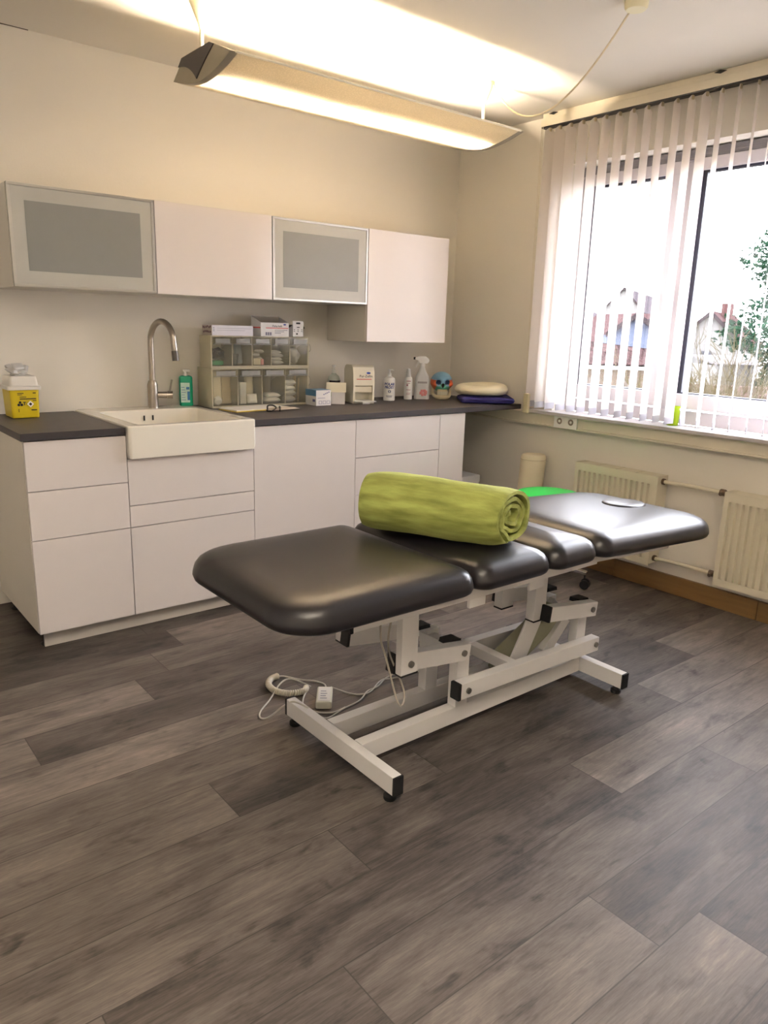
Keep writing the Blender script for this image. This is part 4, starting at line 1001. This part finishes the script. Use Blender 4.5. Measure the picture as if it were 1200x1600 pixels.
def pad(x0, x1, rs, name, mat_=M_leather, y0=-2.378, y1=-1.712, z0=.606, z1=.686, M=None, dome=.008, side=0):
    """upholstered cushion: rounded outline, rolled edges, slightly domed top"""
    layers = [(.034, z0), (.012, z0+.001), (.004, z0+.008), (0, z0+.020), (.001, z0+.030), (.006, z1-.032), (.015, z1-.018), (.028, z1-.009), (.050, z1-.001), (.085, z1+dome*.55), (.14, z1+dome*.85), (.22, z1+dome)]
    bm = NB(); L_ = []
    cx, cy = (x0+x1)/2, (y0+y1)/2
    for ins, z in layers:
        i_ = min(ins, (x1-x0)/2-.006)
        r = [max(a-ins*.6, .012) if i_ == ins else .006 for a in rs]
        r = [min(a, (x1-x0)/2-i_-.0005, (y1-y0)/2-ins-.0005) for a in r]
        L_.append([(x, y, z) for x, y in rrect(x0+i_, x1-i_, y0+ins, y1-ins, r, 8)])
    rings(bm, L_)
    for v in bm.verts:
        k = noise.noise(v.co*6)*.0015
        v.co.z += k
    if M is not None: bmesh.ops.transform(bm, matrix=M, verts=bm.verts)
    return obj(name, bm, mat_, bed, ang=70)
pad(.072, .712, (.13, .055, .05, .15), 'leg_pad')
pad(.714, 1.054, (.055, .06, .05, .05), 'seat_pad')
pad(1.055, 1.298, (.055, .06, .05, .05), 'back_pad')
Mh = Matrix.Translation(HP) @ Matrix.Rotation(-HA, 4, 'Y') @ Matrix.Translation(-HP)
hp = pad(1.299, 2.115, (.06, .14, .14, .05), 'head_pad', M=Mh)
PX, PY = 1.905, -2.045
pz = .6925
bm = NB()
def ell(a, b, z): return [(PX+a*cos(2*pi*i/32), PY+b*sin(2*pi*i/32), z) for i in range(32)]
rings(bm, [ell(.122, .094, pz-.004), ell(.118, .090, pz+.0005), ell(.112, .084, pz-.001)]); 
bmesh.ops.transform(bm, matrix=Mh, verts=bm.verts); obj('face_hole_rim', bm, M_leather, hp, ang=80)
bm = NB(); rings(bm, [ell(.109, .081, pz-.004), ell(.107, .079, pz+.004), ell(.098, .070, pz+.009), ell(.06, .044, pz+.012), ell(.02, .015, pz+.0125)])
bmesh.ops.transform(bm, matrix=Mh, verts=bm.verts); obj('face_hole_plug', bm, M_leather, hp, ang=80)
# cable loop hanging from the frame
bm = NB(); hang = [(.485, .575), (.50, .455), (.523, .386), (.533, .321), (.546, .249), (.562, .231), (.582, .253), (.58, .297), (.535, .404), (.53, .50), (.56, .575)]
tube(bm, smooth_path([(x, -2.2+.02*sin(i), z) for i, (x, z) in enumerate(hang)], 5), .0032, 8); obj('hanging_cable', bm, mat('cable grey', (166,160,150), .55), bed)

# ---- hand control on the floor
t = thing('hand_control', (.625, -1.70, 0), 'small white hand control with coiled cable lying on the floor', 'remote control')
bm = NB(); ax = Vector((.60, .80, 0)).normalized(); pr_ = Vector((ax.y, -ax.x, 0))
MH = Matrix(((pr_.x, ax.x, 0, .628), (pr_.y, ax.y, 0, -1.708), (0, 0, 1, .0005), (0, 0, 0, 1)))
box(bm, -.029, .029, -.062, .062, 0, .030, .006, 3, MH); obj('handset', bm, mat('handset white', (232,230,212), .4), t)
bm = NB(); box(bm, -.022, .022, -.052, .052, .0302, .0312, .0004, 2, MH); fp_ = obj('face_label', bm, M_paper, t)
bm = NB()
for i in range(4): box(bm, -.014, .010-.004*(i % 2), -.035+.018*i, -.032+.018*i, .0313, .0318, 0, 2, MH)
obj('button_print', bm, mat('grey print', (120,120,140), .6), fp_)
cp = [(.62, -1.60), (.593, -1.618), (.539, -1.598), (.511, -1.553), (.515, -1.499), (.545, -1.462), (.581, -1.454)]
path = smooth_path([(x, y, .014) for x, y in cp], 14)
bm = NB(); tube(bm, path, .0065, 8)
hel = []
LN = len(path)-1
for i in range(LN*6+1):
    f_ = i/6; k = min(int(f_), LN-1); p = path[k].lerp(path[k+1], f_-k); d = (path[k+1]-path[k]).normalized(); s = d.cross(Vector((0,0,1))); a = f_*2*pi*.52
    hel.append(p+s*.0085*cos(a)+Vector((0,0,.0085*sin(a))))
tube(bm, hel, .0042, 5); obj('coiled_cord', bm, mat('cord cream', (226,218,200), .5), t)
bm = NB()
def fl_(pts, z=.005): return smooth_path([(x, y, (q[0] if q else z)) for x, y, *q in pts], 6)
for pts in ([(.581, -1.454, .012), (.611, -1.458), (.647, -1.518), (.682, -1.556), (.700, -1.60), (.672, -1.655, .018)],
            [(.64, -1.60, .012), (.594, -1.533, .03), (.54, -1.54, .028), (.47, -1.585), (.40, -1.64), (.375, -1.68), (.40, -1.695), (.44, -1.74, .06), (.438, -1.80, .099), (.455, -1.85, .097), (.50, -1.83, .055), (.56, -1.82), (.65, -1.80), (.735, -1.785), (.80, -1.745), (.856, -1.737), (.93, -1.70), (1.0, -1.72, .03)],
            [(.62, -1.61, .014), (.574, -1.649), (.545, -1.70), (.555, -1.76), (.60, -1.80), (.66, -1.795)],
            [(.690, -1.66, .02), (.734, -1.716), (.767, -1.752), (.812, -1.753), (.90, -1.705), (.96, -1.72), (1.05, -1.80, .05)]):
    tube(bm, fl_(pts), .0032, 7)
obj('cable', bm, M_cable, t)
bm = NB(); tube(bm, fl_([(.62, -1.605, .014), (.60, -1.62, .014)]), .008, 8); obj('cord_plug', bm, mat('cord cream', (226,218,200), .5), t)
# ---- foot switch
t = thing('foot_switch', (1.63, -1.76, 0), 'flat white foot switch on the floor behind the lifting frame', 'foot switch', rz=.2)
bm = NB(); prism(bm, [(-.07, .022), (.07, .040), (.07, .046), (-.07, .028)], 'x', -.06, .06, b=.002); obj('pedal', bm, M_bed, t, local=True)
bm = NB(); prism(bm, [(-.06, .0005), (.065, .0005), (.065, .039), (-.06, .021)], 'x', -.05, .05); obj('base', bm, M_black, t, local=True)

# ------------------------------------------------------------------ rolled blanket
A0, A1 = Vector((.705, -1.848, .790)), Vector((.938, -2.290, .788))
bm = NB(); axd = (A1-A0); LB = axd.length; axd.normalize(); sd = Vector((0,0,1)).cross(axd).normalized()
nseg, turns, na, NTAIL = 170, 3.4, 30, 8
def spiral(k):
    f_ = k/nseg; a = -2*pi*turns*(1-f_)-1.9
    r = .010+.082*f_; return a, r
ringsV = [[], []]
for j in range(na+1):
    u = j/na
    for side, dr in ((0, 0), (1, .0125)):
        row = []
        for k in range(nseg+1):
            a, r = spiral(k); r_ = r+dr
            wob = 1+.05*noise.noise(Vector((cos(a)*1.3+k*.01, sin(a)*1.3, u*2.2)))+.025*noise.noise(Vector((cos(a)*4, sin(a)*4, u*5+k*.02)))
            inner = 1-k/nseg
            wob += .42*inner**.8*noise.noise(Vector((a*1.3, 3.3, u*1.5)))
            x_, z_ = r_*wob*cos(a), r_*wob*sin(a)
            # flatten underneath, squeeze a bit
            z_ = z_*1.0; z_ = max(z_, -.088+.004*noise.noise(Vector((x_*30, u*6, 0))))
            endpull = .012*inner*(1 if u > .5 else -1)*abs(2*u-1)**6 + .006*noise.noise(Vector((a, 1.7, 0)))*abs(2*u-1)**4
            round_ = .012*(abs(2*u-1)**8)
            sc = 1-.10*abs(2*u-1)**10
            p = A0+axd*(LB*u-endpull+x_*.36*max(0, u-.5)*2)+sd*x_*sc+Vector((0,0,z_*sc))
            row.append(bm.verts.new(p))
        for k in range(1, NTAIL+1):
            q_ = p+sd*(.018*k)+Vector((0, 0, .0015*sin(k*1.2+u*9)+.0004*k)); q_.z = max(q_.z, A0.z-.0935); row.append(bm.verts.new(q_))
        ringsV[side].append(row)
for side in (0, 1):
    G = ringsV[side]
    for j in range(na):
        for k in range(nseg+NTAIL):
            q = (G[j][k], G[j][k+1], G[j+1][k+1], G[j+1][k]); bm.faces.new(q if side else q[::-1])
for j in (0, na):
    for k in range(nseg+NTAIL): bm.faces.new((ringsV[0][j][k], ringsV[0][j][k+1], ringsV[1][j][k+1], ringsV[1][j][k]))
for k in (0, nseg+NTAIL):
    for j in range(na): bm.faces.new((ringsV[0][j][k], ringsV[0][j+1][k], ringsV[1][j+1][k], ringsV[1][j][k]))
M_fleece = bpy.data.materials.new('lime fleece'); M_fleece.use_nodes = True
nt = M_fleece.node_tree; N = nt.nodes; L = nt.links; bs = N['Principled BSDF']
tc = N.new('ShaderNodeTexCoord'); mp = N.new('ShaderNodeMapping'); mp.inputs['Rotation'].default_value = (0, 0, math.atan2(axd.y, axd.x)); mp.vector_type = 'POINT'
mp.inputs['Rotation'].default_value = (0, 0, -math.atan2(axd.y, axd.x)); L.new(tc.outputs['Object'], mp.inputs['Vector'])
mp2 = N.new('ShaderNodeMapping'); mp2.inputs['Scale'].default_value = (3, 16, 16); L.new(mp.outputs[0], mp2.inputs['Vector'])
nz = N.new('ShaderNodeTexNoise'); nz.inputs['Scale'].default_value = 2.2; nz.inputs['Detail'].default_value = 5; L.new(mp2.outputs[0], nz.inputs['Vector'])
cr = N.new('ShaderNodeValToRGB'); e = cr.color_ramp.elements; e[0].position = .32; e[0].color = lin((112,119,50))+(1,); e[1].position = .68; e[1].color = lin((162,170,88))+(1,); L.new(nz.outputs[0], cr.inputs[0])
L.new(cr.outputs[0], bs.inputs['Base Color']); bs.inputs['Roughness'].default_value = .8; bs.inputs['Sheen Weight'].default_value = .7; bs.inputs['Sheen Roughness'].default_value = .4; bs.inputs['Sheen Tint'].default_value = lin((226,232,150))+(1,)
n2 = N.new('ShaderNodeTexNoise'); n2.inputs['Scale'].default_value = 420; L.new(tc.outputs['Object'], n2.inputs['Vector'])
bpn = N.new('ShaderNodeBump'); bpn.inputs['Strength'].default_value = .35; bpn.inputs['Distance'].default_value = .003; L.new(n2.outputs[0], bpn.inputs['Height']); L.new(bpn.outputs[0], bs.inputs['Normal'])
one('rolled_blanket', bm, M_fleece, 'lime green fleece blanket rolled up on the black table', 'blanket', ang=60)

# ------------------------------------------------------------------ rolling stool behind the table
st = thing('rolling_stool', (2.40, -1.27, 0), 'rolling stool with bright green seat behind the head of the table', 'stool', rz=.15)
bm = NB(); lathe(bm, [(.02, .455), (.155, .458), (.172, .466), (.175, .485), (.168, .500), (.12, .506), (.02, .507)], (0, 0, 0), 40); obj('seat', bm, mat('green vinyl', (20,190,70), .4, var=.03), st, local=True)
bm = NB(); lathe(bm, [(.026, .10), (.026, .27), (.018, .28), (.018, .44), (.06, .448), (.06, .457)], (0, 0, 0), 20); obj('gas_lift', bm, M_chrome, st, local=True)
for i in range(5):
    a = 2*pi*i/5-1.35; d = Vector((cos(a), sin(a), 0))
    bm = NB(); beam(bm, d*.02+Vector((0,0,.115)), d*.245+Vector((0,0,.088)), .03, .022, .005); leg = obj('base_leg', bm, M_chrome, st, local=True)
    ORG[leg.name] = ORG[st.name]
    bm = NB(); cyl(bm, d*.235+Vector((0,0,.055)), d*.235+Vector((0,0,.09)), .006, 10)
    q = d.cross(Vector((0,0,1)))
    for s in (-1, 1): cyl(bm, d*.24+q*s*.005+Vector((0,0,.0255)), d*.24+q*s*.022+Vector((0,0,.0255)), .025, 18)
    cyl(bm, d*.24-q*.006+Vector((0,0,.038)), d*.24+q*.006+Vector((0,0,.038)), .022, 14); obj('caster', bm, M_black, leg, local=True)

# ---- cream roll leaning in the corner and white carton under the counter
t = thing('bolster_roll', (2.72, -.885, 0), 'tall cream bolster roll standing upright against the window wall', 'roll')
bm = NB()
lathe(bm, [(.066, .001), (.074, .012), (.0755, .03), (.0755, .60), (.073, .622), (.064, .632)], (0, 0, 0), 32)
for v in bm.verts: v.co.x += v.co.z*.025-.02; v.co.y += -v.co.z*.03+.02; v.co.z += .004*noise.noise(v.co*9)*(v.co.z > .5)
obj('roll_body', bm, mat('cream cloth', (228,216,188), .7, var=.05, scale=8), t, local=True)
bm = NB(); lathe(bm, [(.0745, .598), (.0765, .602), (.0745, .606)], (0, 0, 0), 32, cap=False)
for v in bm.verts: v.co.x += v.co.z*.025-.02; v.co.y += -v.co.z*.03+.02
obj('end_seam', bm, mat('cream seam', (206,192,162), .7), t, local=True)
bm = NB(); x0, x1, y0, y1, h = 2.36, 2.635, -.52, -.12, .445
box(bm, x0, x1, y0, y1, .0005, h, .003); t = thing('storage_box', ((x0+x1)/2, (y0+y1)/2, 0), 'white box on the floor beside the end cabinet under the worktop', 'box'); obj('box_body', bm, M_card, t)
bm = NB(); box(bm, x0-.003, x1+.003, y0-.003, y1+.003, h, h+.006, .002); box(bm, x0-.003, x1+.003, y0-.004, y0-.001, h-.04, h+.004, .001); obj('lid', bm, M_card, t)

# ------------------------------------------------------------------ outside
EF = Vector((.627081, .778954)); ER = Vector((.778954, -.627081)); CX, CY = -.8022, -3.7751; YAW = math.atan2(ER.y, ER.x)
def W(Lr, D, z): return Vector((CX+EF.x*D+ER.x*Lr, CY+EF.y*D+ER.y*Lr, z))
GZ = -3.2
bm = NB(); vs = [bm.verts.new(p) for p in ((3.6, -40, GZ), (90, -40, GZ), (90, 70, GZ), (3.6, 70, GZ))]; bm.faces.new(vs)
one('garden_ground', bm, mat('winter lawn', (61,56,43), .95, var=.2, scale=.6), 'pale winter garden ground far below the window', 'ground', kind='structure')
M_roofgrey = mat('grey roof tiles', (43,39,41), .8, var=.2, scale=6, stretch=(1,1,6)); M_roofred = mat('red roof tiles', (43,31,31), .8, var=.25, scale=8)
M_render = mat('white render', (80,78,76), .9); M_blueclad = mat('blue grey cladding', (58,62,73), .7, stretch=(8,1,.2), var=.08)
M_trimr = mat('roof verge', (34,29,30), .8)
def house(name, Lr, D, yaw, hw, depth, ze, za, label, mw, mr_, over=.12, windows=(), chimney=None, verge=M_trimr):
    """gabled house: gable faces local -y; ridge runs along local +y"""
    p = W(Lr, D, GZ); t = thing(name, p, label, 'house', rz=YAW+yaw)
    zE, zA = ze-GZ, za-GZ
    bm = NB(); prism(bm, [(-hw, 0), (hw, 0), (hw, zE), (0, zA-.05), (-hw, zE)], 'y', 0, depth); obj('wall', bm, mw, t, local=True)
    bm = NB(); sl = (zA-zE)/hw
    for s in (-1, 1):
        poly = [(0, zA), (0, zA+.06), (s*(hw+over), zE-sl*over+.06), (s*(hw+over), zE-sl*over)]
        prism(bm, poly, 'y', -.1, depth+.1)
    obj('roof', bm, mr_, t, local=True)
    bm = NB()
    for s in (-1, 1): prism(bm, [(0, zA-.06), (0, zA+.07), (s*(hw+over), zE-sl*over+.07), (s*(hw+over), zE-sl*over-.06)], 'y', -.14, -.1)
    obj('verge_board', bm, verge, t, local=True)
    for (wx, wz, ww, wh) in windows:
        bm = NB(); box(bm, wx-ww/2, wx+ww/2, -.03, .02, wz-GZ-wh/2, wz-GZ+wh/2); obj('window', bm, mat('dark pane', (28,29,34), .3), t, local=True)
    if chimney:
        cx, cy, cz = chimney; bm = NB(); box(bm, cx-.15, cx+.15, cy-.15, cy+.15, cz-GZ-1.0, cz-GZ, .01); obj('chimney', bm, mat('chimney brick', (51,35,34), .9), t, local=True)
    return t
house('house', 12.33, 40, -.47, 2.86, 11, .5, 3.65, 'big pale gabled house with grey roof seen through the left pane', M_render, M_roofgrey, windows=((-.5, .9, .5, .7),))
# house with its ridge across the view (turned a quarter)
house('house', 4.2, 28.0, -pi/2+pi, 2.0, 0.1, 1.7, 2.2, 'x', M_render, M_roofgrey) if False else None
p = W(5.6, 26, GZ); t = thing('house', p, 'low white house with grey roof at the far left of the left pane', 'house', rz=YAW)
bm = NB(); box(bm, -3.5, 2.05, 0, 5, 0, 1.72-GZ); obj('wall', bm, M_render, t, local=True)
bm = NB()
for q in ([(-3.6, -.2, 1.70-GZ), (2.15, -.2, 1.72-GZ), (1.92, 2.3, 2.20-GZ), (-3.6, 2.3, 2.20-GZ)], [(2.15, -.2, 1.72-GZ), (2.15, 5.2, 1.72-GZ), (1.92, 2.3, 2.20-GZ)]): bm.faces.new([bm.verts.new(v) for v in q])
obj('roof', bm, M_roofgrey, t, local=True)
bm = NB(); box(bm, -3.6, 2.17, -.26, -.18, 1.66-GZ, 1.73-GZ); obj('gutter', bm, mat('zinc gutter', (26,26,32), .5), t, local=True)
for wx in (1.55, 2.0-.05): 
    bm = NB(); box(bm, wx-.12, wx+.06, -.03, .01, 1.40-GZ, 1.52-GZ); obj('window', bm, mat('dark pane', (28,29,34), .3), t, local=True)
house('annex_building', 5.90, 18, -.20, .62, 1.4, 1.36, 1.79, 'blue grey clad gabled building between brick roof and pale house', M_blueclad, M_roofred, over=.04)
# long low building with a tiled roof
p = W(3.2, 11, GZ); t = thing('garden_building', p, 'long low building with reddish tiled roof in the left pane', 'building', rz=YAW)
bm = NB(); box(bm, -2.2, 1.15, .1, 2.2, 0, .90-GZ); obj('wall', bm, mat('peach render', (70,61,53), .9, var=.06, scale=2), t, local=True)
M_tile = bpy.data.materials.new('clay pantiles'); M_tile.use_nodes = True
nt = M_tile.node_tree; N = nt.nodes; L = nt.links; bs = N['Principled BSDF']
tc = N.new('ShaderNodeTexCoord'); br = N.new('ShaderNodeTexBrick'); br.inputs['Color1'].default_value = lin((48,36,35))+(1,); br.inputs['Color2'].default_value = lin((40,29,29))+(1,); br.inputs['Mortar'].default_value = lin((18,13,13))+(1,)
br.inputs['Scale'].default_value = 1; br.inputs['Brick Width'].default_value = .14; br.inputs['Row Height'].default_value = .16; br.inputs['Mortar Size'].default_value = .014; L.new(tc.outputs['Object'], br.inputs['Vector']); L.new(br.outputs[0], bs.inputs['Base Color']); bs.inputs['Roughness'].default_value = .85
bm = NB(); bm.faces.new([bm.verts.new(v) for v in ((-2.3, -.05, .90-GZ), (1.2, -.05, .93-GZ), (1.25, 1.3, 1.12-GZ), (-2.3, 1.3, 1.46-GZ))]); bm.faces.new([bm.verts.new(v) for v in ((-2.3, 1.3, 1.46-GZ), (1.25, 1.3, 1.12-GZ), (1.2, 2.4, .9-GZ), (-2.3, 2.4, .9-GZ))]); obj('roof', bm, M_tile, t, local=True)
bm = NB(); box(bm, -2.3, 1.2, -.13, -.04, .86-GZ, .90-GZ); obj('gutter', bm, M_white, t, local=True)
for wx in (-.1, .45, .75): bm = NB(); box(bm, wx-.09, wx+.09, .07, .12, .25-GZ, .72-GZ); obj('window', bm, mat('tan shutter', (52,42,34), .7), t, local=True)
# right pane: two houses
house('house', 7.3, 21, .35, 1.12, 2.4, 1.0, 1.86, 'house with dark red roof at the left of the right pane', M_render, M_roofred)
house('house', 9.33, 22, -.55, .95, 5, 1.15, 2.02, 'white gabled house with red roof and chimney in the right pane', M_render, M_roofred, chimney=(.25, 1.2, 2.32), windows=((.0, .7, .3, .5),))
p = W(6.5, 14, GZ); t = thing('garden_shed', p, 'low white flat roofed shed behind the bare shrubs', 'shed', rz=YAW)
bm = NB(); box(bm, -.30, .4, 0, 1.2, 0, .84-GZ, .01); obj('wall', bm, M_render, t, local=True)
bm = NB(); prism(bm, [(-.05, .84-GZ), (1.3, .98-GZ), (1.3, 1.0-GZ), (-.05, .87-GZ)], 'x', -.36, .46); obj('roof', bm, mat('white roof sheet', (68,65,65), .8), t, local=True)
bm = NB(); pp = [W(4.2, 12.4, GZ), W(7.6, 11.6, GZ)]
d_ = (pp[1]-pp[0]).normalized(); beam(bm, pp[0]+Vector((0,0,1.9)), pp[1]+Vector((0,0,1.9)), .2, 3.8, .01)
one('garden_wall', bm, mat('pinkish brick wall', (63,51,47), .9, var=.12, scale=5), 'pinkish brick garden wall at the bottom of the right pane', 'wall')
# conifer
rt = random.Random(3)
tp = W(6.95, 13, GZ); t = thing('conifer_tree', tp, 'green conifer at the right edge of the right pane', 'tree', rz=YAW)
bm = NB(); cyl(bm, (0, 0, 0), (0, 0, 8.4), .16, 8, r2=.02); obj('trunk', bm, mat('bark', (34,28,24), .9), t, local=True)
bm = NB()
for i in range(8500):
    z = 3.6+5.0*rt.random()**1.1; k = (8.7-z)/5.1; lay = .75+.3*sin(z*5.3+1.1)
    rm = (.35+1.15*k)*lay*(1 if z > 4.6 else max(.25, (z-3.4)/1.2)); r = rm*(.35+.65*rt.random()**.5); a = rt.random()*2*pi
    c = Vector((r*cos(a), r*sin(a), z-.18*r+.08*rt.gauss(0, 1)))
    for j in range(3):
        s = .035+.05*rt.random(); d1 = Vector((rt.gauss(0,1), rt.gauss(0,1), rt.gauss(0,.6))).normalized()*s; d2 = Vector((rt.gauss(0,1), rt.gauss(0,1), rt.gauss(0,1))).normalized()*s*.6
        bm.faces.new([bm.verts.new(c+v) for v in (-d1, d2, d1)])
obj('foliage', bm, mat('conifer green', (18,36,25), .85, var=.3, scale=4), t, local=True, smooth=False)
# bare shrubs
def shrub(Lr, D, ztop, seed, label, spread=.38):
    rs = random.Random(seed); bm = NB()
    def grow(p, d, l, r, lev):
        q = p+d*l; tube(bm, [p, p.lerp(q, .5)+Vector((rs.gauss(0,.03), rs.gauss(0,.03), 0))*l, q], [r, r*.85, r*.7], 3, cap=False)
        if lev == 0: return
        for i in range(rs.choice((2, 3, 3))):
            e_ = (d+Vector((rs.gauss(0,.5), rs.gauss(0,.5), rs.gauss(.1,.35)))).normalized(); grow(q, e_, l*(.62+.2*rs.random()), r*.62, lev-1)
    H = ztop-GZ
    for i in range(7):
        a = 2*pi*i/7; grow(Vector((.1*cos(a), .1*sin(a), H*.32)), Vector((spread*.5*cos(a), spread*.5*sin(a), 1)).normalized(), H*.20, .034, 5)
    cyl(bm, (0, 0, 0), (0, 0, H*.34), .07, 6)
    t = thing('bare_shrub', W(Lr, D, GZ), label, 'shrub'); obj('branches', bm, mat('pale twigs', (46,41,29), .9, var=.2), t, local=True)
shrub(3.42, 8.2, 1.5, 1, 'leftmost bare twiggy shrub in the right pane'); shrub(4.35, 9.2, 1.3, 2, 'bare twiggy shrub below the conifer in the right pane'); shrub(5.15, 9.6, 1.4, 5, 'bare twiggy shrub at the right edge beyond the window')

for nm in ('white render', 'grey roof tiles', 'red roof tiles', 'blue grey cladding', 'roof verge', 'peach render', 'pinkish brick wall', 'conifer green', 'pale twigs', 'winter lawn', 'chimney brick', 'zinc gutter', 'white roof sheet', 'bark'):
    MATS[nm].node_tree.nodes['Principled BSDF'].inputs['Specular IOR Level'].default_value = 0
M_tile.node_tree.nodes['Principled BSDF'].inputs['Specular IOR Level'].default_value = 0

# ------------------------------------------------------------------ light
w = bpy.data.worlds.new('World'); C.world = w; w.use_nodes = True
nt = w.node_tree; bg = nt.nodes['Background']
tcw = nt.nodes.new('ShaderNodeTexCoord'); sp = nt.nodes.new('ShaderNodeSeparateXYZ'); rp = nt.nodes.new('ShaderNodeValToRGB')
nt.links.new(tcw.outputs['Generated'], sp.inputs[0]); nt.links.new(sp.outputs['Z'], rp.inputs[0])
rp.color_ramp.elements[0].color = (.95, .93, 1, 1); rp.color_ramp.elements[1].color = (.88, .89, 1, 1)
nt.links.new(rp.outputs[0], bg.inputs['Color']); bg.inputs['Strength'].default_value = 13.5
def light(name, kind, loc, rot, energy, color, **k):
    l = bpy.data.lights.new(name, kind); l.energy = energy; l.color = color
    for a, v in k.items(): setattr(l, a, v)
    o = link(bpy.data.objects.new(name, l)); o.location = loc; o.rotation_euler = rot; return o
po = light('window_portal', 'AREA', (3.10, (WY0+WY1)/2, (WZ0+WZ1)/2), (0, pi/2, 0), 1, (1, 1, 1), shape='RECTANGLE', size=WZ1-WZ0, size_y=WY1-WY0)
po.data.cycles.is_portal = True
light('rear_fill_light', 'AREA', (-.6, -3.6, 2.25), (pi, 0, 0), 40, (1, .90, .78), shape='RECTANGLE', size=1.4, size_y=.4)  # added fill bounced off the ceiling behind the camera, no known lamp there

# ------------------------------------------------------------------ camera
cam = bpy.data.cameras.new('camera'); co = link(bpy.data.objects.new('camera', cam))
co.location = (-.8022, -3.7751, 1.3493); co.rotation_euler = (1.3279, -.0286, -.6778)
cam.sensor_fit = 'HORIZONTAL'; cam.sensor_width = 36; cam.lens = 1164.28/1200*36; cam.clip_start = .02; cam.clip_end = 300
C.camera = co
C.view_settings.view_transform = 'Standard'; C.view_settings.look = 'None'; C.view_settings.exposure = 1.3
C.cycles.use_denoising = True
C.cycles.max_bounces = 10; C.cycles.transparent_max_bounces = 16; C.cycles.sample_clamp_indirect = 6; C.cycles.caustics_reflective = False; C.cycles.caustics_refractive = False
